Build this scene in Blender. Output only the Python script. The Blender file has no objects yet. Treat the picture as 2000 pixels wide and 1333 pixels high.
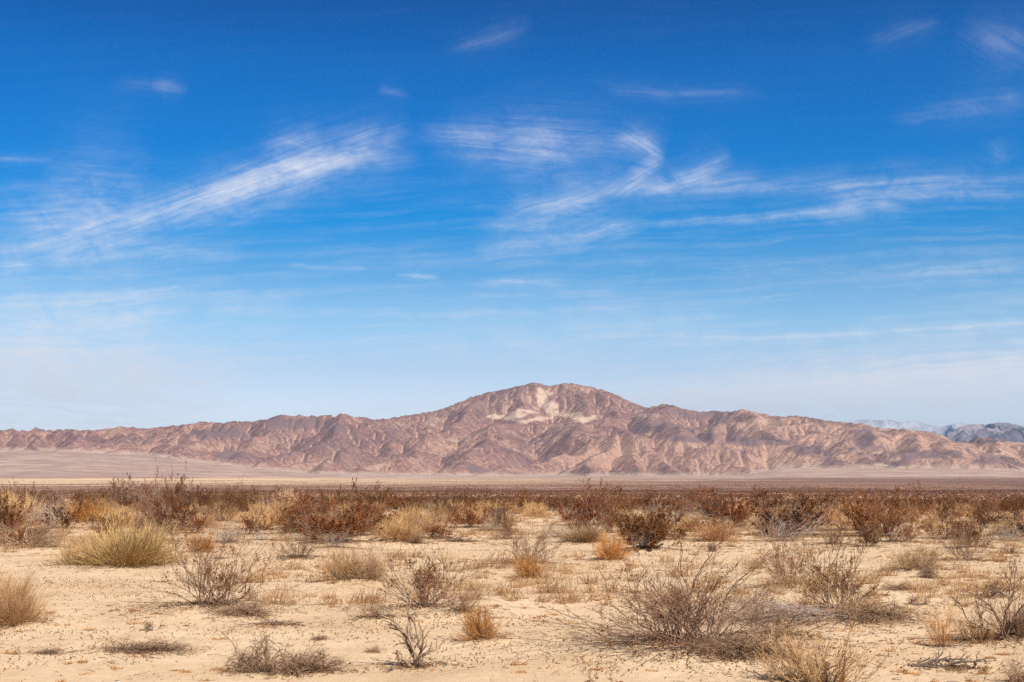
import bpy, math, random
import numpy as np

C = bpy.context.scene.collection
S = bpy.context.scene
R = math.radians
# ------------------------------------------------------------------ camera
F = 2778.0                       # focal length in photo pixels (2000 wide)
HOR = 922.0                      # horizon row in the photo
PITCH = math.atan((HOR - 666.5) / F)
CAMZ = 2.4
cd = bpy.data.cameras.new('camera'); cam = bpy.data.objects.new('camera', cd); C.objects.link(cam)
cd.lens = 36 * F / 2000; cd.sensor_width = 36; cd.clip_start = .1; cd.clip_end = 200000
cam.location = (0, 0, CAMZ); cam.rotation_euler = (R(90) + PITCH, 0, 0)
S.camera = cam
# ------------------------------------------------------------------ light
SUN_EL, SUN_AZ = R(48), R(140)
S.view_settings.view_transform = 'Standard'; S.view_settings.look = 'None'
S.view_settings.gamma = 1; S.view_settings.use_curve_mapping = False
EXPO = .7
S.view_settings.exposure = EXPO
ld = bpy.data.lights.new('sun', 'SUN'); ld.energy = 4.8; ld.angle = R(.5); ld.color = (1, .95, .86)
lo = bpy.data.objects.new('sun', ld); C.objects.link(lo)
from mathutils import Vector
sd = Vector((math.sin(SUN_AZ) * math.cos(SUN_EL), math.cos(SUN_AZ) * math.cos(SUN_EL), math.sin(SUN_EL)))
lo.rotation_euler = sd.to_track_quat('Z', 'Y').to_euler(); lo.location = (0, -20, 60)
S.cycles.use_denoising = False; S.cycles.use_adaptive_sampling = False
S.cycles.max_bounces = 5; S.cycles.diffuse_bounces = 3; S.cycles.transparent_max_bounces = 8
S.cycles.volume_bounces = 0


def ray(px, py):
    X = (px - 1000) / F; Z = -(py - 666.5) / F
    return X, math.cos(PITCH) - Z * math.sin(PITCH), math.sin(PITCH) + Z * math.cos(PITCH)


def srgb(c):
    return [((v / 255 + .055) / 1.055) ** 2.4 if v > 10 else v / 255 / 12.92 for v in c]


# ------------------------------------------------------------------ sky
W = bpy.data.worlds.new("World"); S.world = W; W.use_nodes = True
nt = W.node_tree; nt.nodes.clear()
N = nt.nodes.new; L = nt.links.new


def setin(sock, v):
    if hasattr(v, 'is_output') or hasattr(v, 'links'):
        L(v, sock)
    else:
        sock.default_value = v


def mth(op, a, b=None, c=None, clamp=False):
    n = N('ShaderNodeMath'); n.operation = op; n.use_clamp = clamp
    setin(n.inputs[0], a)
    if b is not None: setin(n.inputs[1], b)
    if c is not None: setin(n.inputs[2], c)
    return n.outputs[0]


sky = N('ShaderNodeTexSky'); sky.sky_type = 'NISHITA'; sky.sun_disc = False
sky.sun_elevation = SUN_EL; sky.sun_rotation = SUN_AZ
sky.altitude = 600; sky.air_density = 1; sky.dust_density = .6; sky.ozone_density = 2
geo = N('ShaderNodeTexCoord'); sep = N('ShaderNodeSeparateXYZ'); L(geo.outputs['Generated'], sep.inputs[0])
DX, DY, DZ = sep.outputs
el = mth('MULTIPLY', mth('ARCSINE', DZ), 180 / math.pi)
# the deep polarised blue of the clear dry air: grade of the physical sky by elevation
nish = {0.5: (.62, .66, .50), 2: (.60, .70, .62), 4: (.50, .65, .69), 6: (.38, .55, .70), 8: (.32, .485, .67), 10: (.271, .4227, .6188), 13: (.214, .344, .54),
        16: (.177, .289, .477), 19: (.151, .249, .4246), 25: (.115, .193, .345), 40: (.077, .131, .247)}
want = {0.5: (268, 272, 274), 2: (256, 264, 270), 4: (202, 227, 252), 6: (153, 206, 249), 8: (96, 173, 234), 10: (16, 147, 227), 13: (0, 124, 211),
        16: (0, 106, 192), 19: (0, 80, 160), 25: (8, 50, 112), 40: (36, 50, 74)}
rmp = N('ShaderNodeValToRGB'); L(mth('DIVIDE', el, 40.0, clamp=True), rmp.inputs[0])
TS = 3.0
cr = rmp.color_ramp
while len(cr.elements) > 1: cr.elements.remove(cr.elements[0])
for i, e in enumerate(sorted(nish)):
    w_ = srgb(want[e]); n_ = nish[e]
    col = [w_[k] / n_[k] / TS / 2 ** EXPO for k in range(3)] + [1]
    p = e / 40
    if i == 0: cr.elements[0].position = p; cr.elements[0].color = col
    else: cr.elements.new(p).color = col
vm = N('ShaderNodeVectorMath'); vm.operation = 'MULTIPLY'; L(sky.outputs[0], vm.inputs[0]); L(rmp.outputs[0], vm.inputs[1])
vs = N('ShaderNodeVectorMath'); vs.operation = 'SCALE'; L(vm.outputs[0], vs.inputs[0]); vs.inputs['Scale'].default_value = TS
graded = vs.outputs[0]
# cirrus: gnomonic sky coordinates around north (also mirrored behind)
ay = mth('MAXIMUM', mth('ABSOLUTE', DY), .12)
U0 = mth('MULTIPLY', mth('DIVIDE', DX, ay), F)
V0 = mth('MULTIPLY', mth('DIVIDE', DZ, ay), F)


def comb(x, y, z=0.0):
    n = N('ShaderNodeCombineXYZ'); setin(n.inputs[0], x); setin(n.inputs[1], y); setin(n.inputs[2], z); return n.outputs[0]


def noise(vec, scale, detail=3, rough=.55, lac=2.0, dist=0.0):
    n = N('ShaderNodeTexNoise'); n.noise_dimensions = '3D'; L(vec, n.inputs['Vector'])
    n.inputs['Scale'].default_value = scale; n.inputs['Detail'].default_value = detail
    n.inputs['Roughness'].default_value = rough; n.inputs['Lacunarity'].default_value = lac
    n.inputs['Distortion'].default_value = dist
    return n


UV = comb(U0, V0)
wn = noise(UV, 1 / 240, 3, .5)
ws = N('ShaderNodeSeparateColor'); L(wn.outputs['Color'], ws.inputs[0])
U = mth('ADD', U0, mth('MULTIPLY', mth('SUBTRACT', ws.outputs[0], .5), 70.0))
V = mth('ADD', V0, mth('MULTIPLY', mth('SUBTRACT', ws.outputs[1], .5), 30.0))
wn2 = noise(UV, 1 / 34, 3, .6)
ws2 = N('ShaderNodeSeparateColor'); L(wn2.outputs['Color'], ws2.inputs[0])
U = mth('ADD', U, mth('MULTIPLY', mth('SUBTRACT', ws2.outputs[0], .5), 14.0))
V = mth('ADD', V, mth('MULTIPLY', mth('SUBTRACT', ws2.outputs[1], .5), 7.0))
fib = {}
for ang in (-4, 5, 18, 32, 50, -30):
    a = R(ang)
    u = mth('ADD', mth('MULTIPLY', U, math.cos(a)), mth('MULTIPLY', V, math.sin(a)))
    v = mth('SUBTRACT', mth('MULTIPLY', V, math.cos(a)), mth('MULTIPLY', U, math.sin(a)))
    n1 = noise(comb(mth('MULTIPLY', u, 1 / 190), mth('MULTIPLY', v, 1 / 9), ang * 1.0), 1.0, 5, .58, dist=.25)
    mr = N('ShaderNodeMapRange'); mr.clamp = True; L(n1.outputs[0], mr.inputs[0])
    mr.inputs[1].default_value = .34; mr.inputs[2].default_value = .74; mr.inputs[3].default_value = .35; mr.inputs[4].default_value = 1.25
    fib[ang] = mr.outputs[0]


def UVof(px, py):
    x, y, z = ray(px, py); return x / y * F, z / y * F


strokes = [  # x0 y0 x1 y1 bow half-width0 half-width1 strength
    (120, 458, 815, 246, -16, 15, 20, 1.25), (420, 370, 640, 290, -4, 10, 16, .4), (470, 350, 830, 302, 8, 18, 12, .5), (330, 400, 640, 318, -6, 10, 12, .45), (500, 290, 640, 262, 4, 16, 18, .25),
    (-30, 505, 250, 398, -10, 11, 22, .55), (-40, 440, 330, 395, 0, 32, 34, .40), (-20, 530, 60, 522, 4, 12, 10, .5), (40, 515, 290, 452, -8, 12, 16, .42),
    (130, 507, 500, 498, 6, 9, 13, .48), (60, 350, 300, 350, 0, 45, 45, .16), (-80, 604, 420, 576, 6, 13, 13, .8), (-80, 648, 390, 603, -5, 12, 11, .9),
    (370, 604, 600, 590, -6, 9, 17, .40), (-60, 676, 190, 690, 0, 22, 14, .30), (-300, 728, 470, 752, 0, 46, 36, 2.4), (-200, 676, 330, 700, 0, 20, 18, 1.2), (200, 715, 700, 700, 0, 30, 20, .22),
    (800, 260, 1260, 286, 6, 13, 26, .50), (840, 285, 1180, 320, 0, 22, 34, .30), (1190, 268, 1305, 306, 16, 12, 16, .60), (1296, 285, 1170, 374, -26, 12, 14, .85),
    (1225, 355, 960, 424, -8, 14, 20, .55), (1215, 376, 1430, 292, -22, 9, 14, .66), (1330, 345, 1490, 338, -8, 10, 8, .32), (1240, 372, 1700, 358, 0, 7, 12, .26),
    (920, 488, 1150, 456, -8, 13, 14, .55), (1090, 468, 1270, 430, -4, 13, 9, .52), (920, 442, 1110, 449, 0, 6, 7, .42), (1200, 434, 1760, 402, -5, 5, 8, .50),
    (1560, 400, 2060, 372, 0, 9, 7, .40), (1590, 418, 1780, 406, 0, 14, 10, .34), (1500, 382, 2060, 346, 3, 12, 14, .34), (1050, 400, 1230, 400, 0, 14, 14, .2),
    (560, 518, 715, 529, 0, 3, 4, .50), (765, 536, 855, 543, 0, 3, 4, .50), (930, 546, 1110, 557, 3, 3, 4, .38),
    (1180, 659, 1800, 653, -2, 3.5, 4.5, .6), (1560, 660, 2120, 622, -2, 4, 3, .6), (1000, 806, 2500, 716, 0, 16, 32, 5.0), (1100, 782, 2500, 686, 0, 4, 9, 2.4), (1300, 790, 2300, 770, 0, 20, 30, .8), (1560, 742, 2060, 716, 0, 7, 14, .35),
    (700, 672, 1560, 650, 4, 24, 26, .22), (560, 695, 1330, 690, 0, 10, 14, .22), (1740, 538, 2060, 512, 0, 10, 11, .36), (1350, 545, 1980, 538, 0, 24, 24, .16),
    (292, 172, 372, 178, 0, 10, 8, .42), (200, 170, 330, 176, 0, 10, 10, .14), (735, 170, 800, 188, 0, 8, 5, .26), (860, 104, 1045, 42, -6, 8, 12, .26),
    (1140, 166, 1500, 184, -5, 8, 8, .34), (1865, 60, 2040, 112, 4, 20, 26, .36), (1730, 238, 2060, 178, -4, 9, 18, .32), (1680, 82, 1850, 48, 0, 12, 12, .20),
    (1935, 268, 1955, 325, 0, 14, 14, .16), (-30, 308, 105, 313, 0, 5, 4, .25), (500, 590, 1500, 620, 0, 40, 40, .10), (700, 760, 1000, 765, 0, 12, 10, .2)]
tot = None
for (x0, y0, x1, y1, bow, w0, w1, st) in strokes:
    if max(y0, y1) < 250: st *= .48; w0 *= 1.25; w1 *= 1.25
    elif max(w0, w1) > 8: w0 *= 1.2; w1 *= 1.2
    a0, b0 = UVof(x0, y0); a1, b1 = UVof(x1, y1)
    Ls = math.hypot(a1 - a0, b1 - b0); cx, cy = (a1 - a0) / Ls, (b1 - b0) / Ls
    ux = mth('MULTIPLY_ADD', U, cx / Ls, mth('MULTIPLY', V, cy / Ls))
    t = mth('SUBTRACT', ux, (a0 * cx + b0 * cy) / Ls)
    s_ = mth('MULTIPLY_ADD', V, cx, mth('MULTIPLY', U, -cy)); s_ = mth('SUBTRACT', s_, b0 * cx - a0 * cy)
    par = mth('MULTIPLY', t, mth('SUBTRACT', 1.0, t))          # t(1-t)
    if cx < 0: bow = -bow
    s_ = mth('MULTIPLY_ADD', par, -4.0 * bow, s_)
    k = mth('DIVIDE', s_, mth('MULTIPLY_ADD', t, float(w1 - w0), float(w0)))
    k2 = mth('MULTIPLY', k, k)
    gss = mth('MULTIPLY_ADD', mth('EXPONENT', mth('MULTIPLY', k2, -.15)), .26, mth('MULTIPLY', mth('EXPONENT', mth('MULTIPLY', k2, -1.1)), .72))
    end = mth('POWER', mth('MULTIPLY', par, 4.0, clamp=True), 1.25)
    d = mth('MULTIPLY', mth('MULTIPLY', gss, end), st)
    ang = math.degrees(math.atan2(cy, cx)); ang = (ang + 90) % 180 - 90
    best = min(fib, key=lambda q: abs(q - ang))
    if max(w0, w1) > 5: d = mth('MULTIPLY', d, fib[best])
    tot = d if tot is None else mth('ADD', tot, d)
# thin veil of stretched streaks low in the sky
veil = noise(comb(mth('MULTIPLY', U, 1 / 420), mth('MULTIPLY', mth('MULTIPLY_ADD', U, -.05, V), 1 / 20)), 1.0, 4, .6)
vmr = N('ShaderNodeMapRange'); vmr.clamp = True; L(veil.outputs[0], vmr.inputs[0])
vmr.inputs[1].default_value = .45; vmr.inputs[2].default_value = .75; vmr.inputs[3].default_value = 0; vmr.inputs[4].default_value = .30
lowm = N('ShaderNodeMapRange'); lowm.clamp = True; L(V, lowm.inputs[0])
lowm.inputs[1].default_value = 640; lowm.inputs[2].default_value = 300; lowm.inputs[3].default_value = .03; lowm.inputs[4].default_value = 1
tot = mth('ADD', tot, mth('MULTIPLY', vmr.outputs[0], lowm.outputs[0]))
pat = noise(comb(mth('MULTIPLY_ADD', U0, .94, mth('MULTIPLY', V0, .2)), mth('MULTIPLY', V0, 1.7)), 1 / 75, 7, .68, dist=.6)
pr = N('ShaderNodeMapRange'); pr.clamp = True; L(pat.outputs[0], pr.inputs[0])
pr.inputs[1].default_value = .32; pr.inputs[2].default_value = .70; pr.inputs[3].default_value = .30; pr.inputs[4].default_value = 1.45
tot = mth('MULTIPLY', tot, pr.outputs[0])
fac = mth('SUBTRACT', 1.0, mth('EXPONENT', mth('MULTIPLY', tot, -1.0)))
fac = mth('MULTIPLY', fac, mth('GREATER_THAN', DZ, 0.0))
mx = N('ShaderNodeMix'); mx.data_type = 'RGBA'; L(fac, mx.inputs['Factor']); L(graded, mx.inputs['A'])
cc = srgb((238, 240, 248)); mx.inputs['B'].default_value = [c * 10 / 2 ** EXPO for c in cc] + [1]
bg = N('ShaderNodeBackground'); L(mx.outputs['Result'], bg.inputs[0]); bg.inputs[1].default_value = .1
wo = N('ShaderNodeOutputWorld'); L(bg.outputs[0], wo.inputs[0])
W.cycles.sampling_method = 'MANUAL'; W.cycles.sample_map_resolution = 512

# ------------------------------------------------------------------ numpy helpers
rng = np.random.default_rng(7)


def hashn(ix, iy, seed):
    h = (ix.astype(np.int64) * 374761393 + iy.astype(np.int64) * 668265263 + seed * 1442695041) & 0xffffffff
    h = ((h ^ (h >> 13)) * 1274126177) & 0xffffffff
    h = (h ^ (h >> 16)) & 0xffffffff
    return h / 4294967295.0


def vnoise(x, y, seed=0):
    ix = np.floor(x); iy = np.floor(y); fx = x - ix; fy = y - iy
    fx = fx * fx * fx * (fx * (fx * 6 - 15) + 10); fy = fy * fy * fy * (fy * (fy * 6 - 15) + 10)
    a = hashn(ix, iy, seed); b = hashn(ix + 1, iy, seed); c = hashn(ix, iy + 1, seed); d = hashn(ix + 1, iy + 1, seed)
    return (a + (b - a) * fx) * (1 - fy) + (c + (d - c) * fx) * fy - .5


def fbm(x, y, octv=4, seed=0, gain=.5):
    s = 0; a = 1
    for i in range(octv):
        s = s + a * vnoise(x + i * 17.3, y - i * 9.1, seed + i); x = x * 2.03; y = y * 2.03; a *= gain
    return s


def sstep(a, b, x):
    t = np.clip((x - a) / (b - a), 0, 1); return t * t * (3 - 2 * t)


def mesh_np(name, co, quads=None, tris=None, smooth=False):
    me = bpy.data.meshes.new(name)
    co = np.asarray(co, dtype=np.float32).reshape(-1, 3)
    me.vertices.add(len(co)); me.vertices.foreach_set('co', co.ravel())
    fs = []; tot_ = []
    if quads is not None and len(quads): q = np.asarray(quads, dtype=np.int32).reshape(-1, 4); fs.append(q.ravel()); tot_.append(np.full(len(q), 4, np.int32))
    if tris is not None and len(tris): q = np.asarray(tris, dtype=np.int32).reshape(-1, 3); fs.append(q.ravel()); tot_.append(np.full(len(q), 3, np.int32))
    idx = np.concatenate(fs); tt = np.concatenate(tot_)
    me.loops.add(len(idx)); me.loops.foreach_set('vertex_index', idx)
    me.polygons.add(len(tt))
    st = np.zeros(len(tt), np.int32); st[1:] = np.cumsum(tt)[:-1]
    me.polygons.foreach_set('loop_start', st)
    if smooth: me.polygons.foreach_set('use_smooth', np.ones(len(tt), dtype=bool))
    me.update(calc_edges=True)
    return me


def addattr(me, name, arr):
    a = me.attributes.new(name, 'FLOAT', 'POINT'); a.data.foreach_set('value', np.asarray(arr, dtype=np.float32).ravel())


def obj(name, me, mat=None, parent=None, label=None, cat=None, group=None, kind=None):
    o = bpy.data.objects.new(name, me); C.objects.link(o)
    if mat is not None and me is not None and not me.materials: me.materials.append(mat)
    if parent: o.parent = parent
    if label: o['label'] = label
    if cat: o['category'] = cat
    if group: o['group'] = group
    if kind: o['kind'] = kind
    return o


def gridquads(nr, nc):
    i = np.arange(nr * nc, dtype=np.int32).reshape(nr, nc)
    return np.stack([i[:-1, :-1], i[:-1, 1:], i[1:, 1:], i[1:, :-1]], -1).reshape(-1, 4)


# material helper
class MT:
    def __init__(s, name):
        s.m = bpy.data.materials.new(name); s.m.use_nodes = True; s.t = s.m.node_tree; s.t.nodes.clear()
        s.out = s.n('ShaderNodeOutputMaterial')

    def n(s, t, **k):
        x = s.t.nodes.new(t)
        for a, v in k.items(): setattr(x, a, v)
        return x

    def l(s, a, b): s.t.links.new(a, b)

    def si(s, sock, v):
        if hasattr(v, 'is_linked'): s.l(v, sock)
        else: sock.default_value = v

    def noise(s, vec, scale, detail=4, rough=.6, dist=0):
        x = s.n('ShaderNodeTexNoise'); s.l(vec, x.inputs['Vector']); x.inputs['Scale'].default_value = scale
        x.inputs['Detail'].default_value = detail; x.inputs['Roughness'].default_value = rough; x.inputs['Distortion'].default_value = dist
        return x.outputs[0]

    def rng(s, v, a, b, c=0.0, d=1.0):
        x = s.n('ShaderNodeMapRange'); x.clamp = True; s.l(v, x.inputs[0])
        for i, q in enumerate((a, b, c, d)): s.si(x.inputs[i + 1], q)
        return x.outputs[0]

    def mix(s, f, a, b, mode='MIX'):
        x = s.n('ShaderNodeMix'); x.data_type = 'RGBA'; x.blend_type = mode
        s.si(x.inputs['Factor'], f)
        for k, v in (('A', a), ('B', b)):
            if isinstance(v, (tuple, list)): v = tuple(v) + (1,) if len(v) == 3 else v
            s.si(x.inputs[k], v)
        return x.outputs['Result']

    def math(s, op, a, b=None, clamp=False):
        x = s.n('ShaderNodeMath'); x.operation = op; x.use_clamp = clamp; s.si(x.inputs[0], a)
        if b is not None: s.si(x.inputs[1], b)
        return x.outputs[0]

    def attr(s, name): return s.n('ShaderNodeAttribute', attribute_name=name).outputs['Fac']

    def fin(s, col, rough=.9, normal=None, spec=.15, transl=0):
        p = s.n('ShaderNodeBsdfPrincipled'); s.si(p.inputs['Base Color'], col if not isinstance(col, tuple) else tuple(col) + (1,))
        p.inputs['Roughness'].default_value = rough; p.inputs['Specular IOR Level'].default_value = spec
        if normal: s.l(normal, p.inputs['Normal'])
        o = p.outputs[0]
        if transl:
            t = s.n('ShaderNodeBsdfTranslucent'); s.si(t.inputs[0], col); mxs = s.n('ShaderNodeMixShader'); mxs.inputs[0].default_value = transl
            s.l(o, mxs.inputs[1]); s.l(t.outputs[0], mxs.inputs[2]); o = mxs.outputs[0]
        s.l(o, s.out.inputs[0]); return s.m

    def bump(s, h, strength, dist):
        b = s.n('ShaderNodeBump'); b.inputs['Strength'].default_value = strength; b.inputs['Distance'].default_value = dist
        s.l(h, b.inputs['Height']); return b.outputs[0]


# ------------------------------------------------------------------ land
bpx = [-600, 0, 150, 300, 400, 480, 600, 760, 1000, 1450, 1520, 1700, 1900, 2000, 2600]
bpy_ = [886, 885, 886, 893, 903, 914, 926, 929, 930, 929, 916, 914, 914, 918, 918]
bD = [8600, 8600, 8600, 8500, 8300, 8000, 7700, 7600, 7600, 7600, 7600, 7400, 7300, 7400, 7400]
bz = [CAMZ - (p - HOR) / F * d for p, d in zip(bpy_, bD)]


def apron(x, y):
    yy = np.maximum(y, 10.0)
    px = 1000 + F * x / yy
    zb = np.interp(px, bpx, bz); Db = np.interp(px, bpx, bD)
    s = np.clip((y - 5400) / (Db - 5400), 0, 1.15)
    return (zb + 27) * s ** 1.25 * (1 - sstep(10500, 13000, y))


MOUNDS = []


def ground_base(x, y):
    r = np.hypot(x, y)
    z = -27 * np.clip(np.interp(r, [0, 60, 100, 300, 600, 1000, 2000, 3500, 5400, 200000], [0, 0, .012, .12, .26, .44, .78, .95, 1, 1]), 0, 1)
    near = 1 - sstep(150, 400, r)
    z = z + .16 * fbm(x / 14, y / 14, 3, 3) * near + .07 * fbm(x / 3.1, y / 3.1, 3, 9) * near
    z = z + 3.2 * fbm(x / 420, y / 200, 3, 21) * sstep(700, 2400, r)
    # low dunes at the far edge of the plain
    z = z + 13 * np.exp(-((y - 5300) / 300) ** 2) * np.clip(fbm(x / 500, y / 900, 2, 33) + .12, 0, 1) * (np.abs(x) < 6000)
    return z + apron(x, y)


def ground_full(x, y, cell=0.05):
    z = ground_base(x, y)
    for (mx_, my_, mr, mh) in MOUNDS:
        d2 = ((x - mx_) ** 2 + (y - my_) ** 2) / mr ** 2
        z = z + mh * np.exp(-np.minimum(d2, 30) * 1.6)
    return z


def at(px, py):
    """pixel of the photo -> point of the ground"""
    dx, dy, dz = ray(px, py)
    T = np.geomspace(3, 400, 1500); hit = np.nonzero(CAMZ + dz * T <= ground_base(dx * T, dy * T))[0]
    t = float(T[hit[0]]) if len(hit) else 400.
    return dx * t, dy * t


# ---- ground sheet
def build_ground():
    az = np.concatenate([np.linspace(-180, -30, 60, endpoint=False), np.linspace(-30, 30, 521), np.linspace(30, 180, 61)[1:]])
    az = np.radians(az)
    r = np.concatenate([[0], np.geomspace(2, 14, 12, endpoint=False), np.geomspace(14, 110, 330, endpoint=False), np.geomspace(110, 14000, 230, endpoint=False), np.geomspace(14000, 95000, 14)])
    A, Rr = np.meshgrid(az, r)
    x = Rr * np.sin(A); y = Rr * np.cos(A)
    z = ground_base(x, y)
    front = (np.abs(A) < R(30)) & (Rr < 130)
    xf = x[front]; yf = y[front]; zf = z[front]
    for (mx_, my_, mr, mh) in MOUNDS:
        sel = (np.abs(xf - mx_) < mr * 2.2) & (np.abs(yf - my_) < mr * 2.2)
        if sel.any():
            d2 = ((xf[sel] - mx_) ** 2 + (yf[sel] - my_) ** 2) / mr ** 2
            zf[sel] += mh * np.exp(-d2 * 1.6)
    z[front] = zf
    micro = (.022 * fbm(x / .55, y / .55, 3, 77) + .010 * fbm(x / .16, y / .16, 2, 5)) * (1 - sstep(60, 130, Rr))
    z += micro
    me = mesh_np('ground', np.stack([x, y, z], -1), gridquads(*x.shape)[:, ::-1], smooth=True)
    m = MT('sand')
    tc = m.n('ShaderNodeTexCoord').outputs['Object']
    sp = m.n('ShaderNodeSeparateXYZ'); m.l(tc, sp.inputs[0])
    dist = m.n('ShaderNodeVectorMath', operation='LENGTH'); m.l(tc, dist.inputs[0]); dist = dist.outputs['Value']
    big = m.noise(tc, .22, 4, .6); fine = m.noise(tc, 9, 5, .7); spk = m.noise(tc, 60, 3, .7)
    st = m.n('ShaderNodeMapping'); m.l(tc, st.inputs[0]); st.inputs['Scale'].default_value = (.45, 1.6, 1)
    streak = m.noise(st.outputs[0], 1.3, 6, .7)
    sand = m.mix(m.rng(big, .35, .65), (.60, .44, .295), (.495, .335, .205))
    sand = m.mix(m.rng(streak, .5, .72, 0, .55), sand, (.45, .30, .165))
    sand = m.mix(m.rng(fine, .5, .72, 0, .5), sand, (.66, .54, .38))
    sand = m.mix(m.rng(spk, .60, .72, 0, .75), sand, (.24, .135, .07))
    sand = m.mix(m.rng(spk, .40, .30, 0, .5), sand, (.74, .64, .45))
    # far scrub plain: mauve-brown desert pavement with pale wash bands
    ban = m.n('ShaderNodeMapping'); m.l(tc, ban.inputs[0]); ban.inputs['Scale'].default_value = (.0004, .0022, 1)
    b1 = m.noise(ban.outputs[0], 1.0, 4, .55)
    sh = m.noise(tc, .035, 5, .75)
    plain = m.mix(m.rng(sh, .44, .58), (.19, .10, .075), (.33, .205, .145))
    plain = m.mix(m.rng(b1, .54, .66, 0, .8), plain, (.42, .29, .19))
    edge = m.math('MULTIPLY', m.rng(sp.outputs[1], 3600, 4600), m.rng(sp.outputs[1], 5750, 5450))
    plain = m.mix(m.math('MULTIPLY', edge, m.rng(b1, .44, .60, 0, .85)), plain, (.60, .44, .29))
    lft = m.math('MULTIPLY', m.rng(sp.outputs[0], 300, -700), m.math('MULTIPLY', m.rng(sp.outputs[1], 2300, 3400), m.rng(sp.outputs[1], 5600, 5350)))
    plain = m.mix(m.math('MULTIPLY', lft, m.rng(b1, .36, .52, .2, .8)), plain, (.60, .42, .27))
    plain = m.mix(m.math('MULTIPLY', m.rng(sp.outputs[0], 100, 1200), m.rng(sp.outputs[1], 600, 1500, 0, .85)), plain, (.17, .09, .07))
    fs = m.n('ShaderNodeMapping'); m.l(tc, fs.inputs[0]); fs.inputs['Scale'].default_value = (.0009, .0016, 1)
    fst = m.noise(fs.outputs[0], 1.0, 6, .65)
    sh2 = m.noise(tc, .006, 5, .75)
    fanc = m.mix(m.rng(sh2, .42, .58), (.28, .18, .15), (.45, .33, .26))
    fanc = m.mix(m.rng(fst, .44, .58, 0, .8), fanc, (.30, .19, .155))
    fanc = m.mix(m.rng(fst, .44, .34, 0, .6), fanc, (.50, .38, .30))
    ap = m.rng(sp.outputs[1], 5500, 6000)
    plain = m.mix(ap, plain, fanc)
    col = m.mix(m.rng(dist, 85, 260), sand, plain)
    grv = m.math('MULTIPLY', m.rng(m.noise(tc, .55, 5, .7), .50, .62), m.rng(m.noise(tc, 26, 3, .7), .46, .58))
    sand = m.mix(m.math('MULTIPLY', grv, .6), sand, (.33, .21, .125))
    col = m.mix(m.rng(dist, 85, 260), sand, plain)
    h = m.math('ADD', m.math('MULTIPLY', fine, .6), m.math('MULTIPLY', spk, .25))
    nr = m.bump(h, .8, .05)
    obj('ground', me, m.fin(col, .95, nr, .05), kind='structure')


# ---- mountains
def PW(px, py, D):
    X = (px - 1000) / F
    return (X * D / 1.0, D, CAMZ + (HOR - py) / F * D * 1.0)


SKY = [(-500, 846, 9.4), (-300, 838, 9.5), (-150, 844, 9.5), (0, 840, 9.5), (20, 838, 9.5), (45, 843, 9.4), (80, 836, 9.5), (100, 841, 9.5), (130, 838, 9.6), (180, 841, 9.5), (215, 837, 9.6), (245, 833, 9.7), (270, 838, 9.6), (300, 836, 9.6), (340, 832, 9.6),
       (400, 824, 9.5), (425, 827, 9.4), (460, 823, 9.6), (500, 824, 9.7), (520, 817, 9.6), (545, 811, 9.6), (570, 812, 9.6), (600, 813, 9.7), (640, 812, 9.6), (670, 809, 9.5), (700, 816, 9.7),
       (740, 820, 9.9), (790, 812, 10.2), (830, 806, 10.5), (850, 802, 10.6), (880, 792, 10.8), (900, 783, 10.9), (930, 772, 11), (960, 765, 11), (990, 759, 11.1), (1010, 755, 11.1),
       (1035, 748, 11), (1055, 750, 11.2), (1075, 755, 11.3), (1090, 751, 11.2), (1103, 748, 11), (1130, 752, 11), (1160, 758, 11), (1180, 763, 11), (1200, 771, 10.9), (1225, 783, 10.8), (1250, 793, 10.6),
       (1270, 797, 10.3), (1285, 791, 10.1), (1300, 789, 10), (1320, 795, 10), (1340, 801, 10), (1365, 805, 10), (1395, 803, 9.9), (1420, 805, 9.8), (1440, 801, 9.7), (1455, 801, 9.7), (1475, 806, 9.7),
       (1500, 811, 9.6), (1530, 815, 9.5), (1550, 812, 9.3), (1580, 816, 9.2), (1610, 822, 9.1), (1650, 826, 9.0), (1680, 828, 8.9), (1720, 838, 8.8), (1760, 838, 8.7), (1800, 843, 8.6), (1820, 845, 8.5),
       (1845, 855, 8.4), (1870, 866, 8.3)]
SKYR = [(1830, 872, 9.3), (1862, 863, 9.4), (1900, 857, 9.5), (1930, 855, 9.5), (1960, 862, 9.4), (2000, 866, 9.4), (2080, 858, 9.5), (2200, 862, 9.6), (2400, 850, 9.7)]
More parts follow.
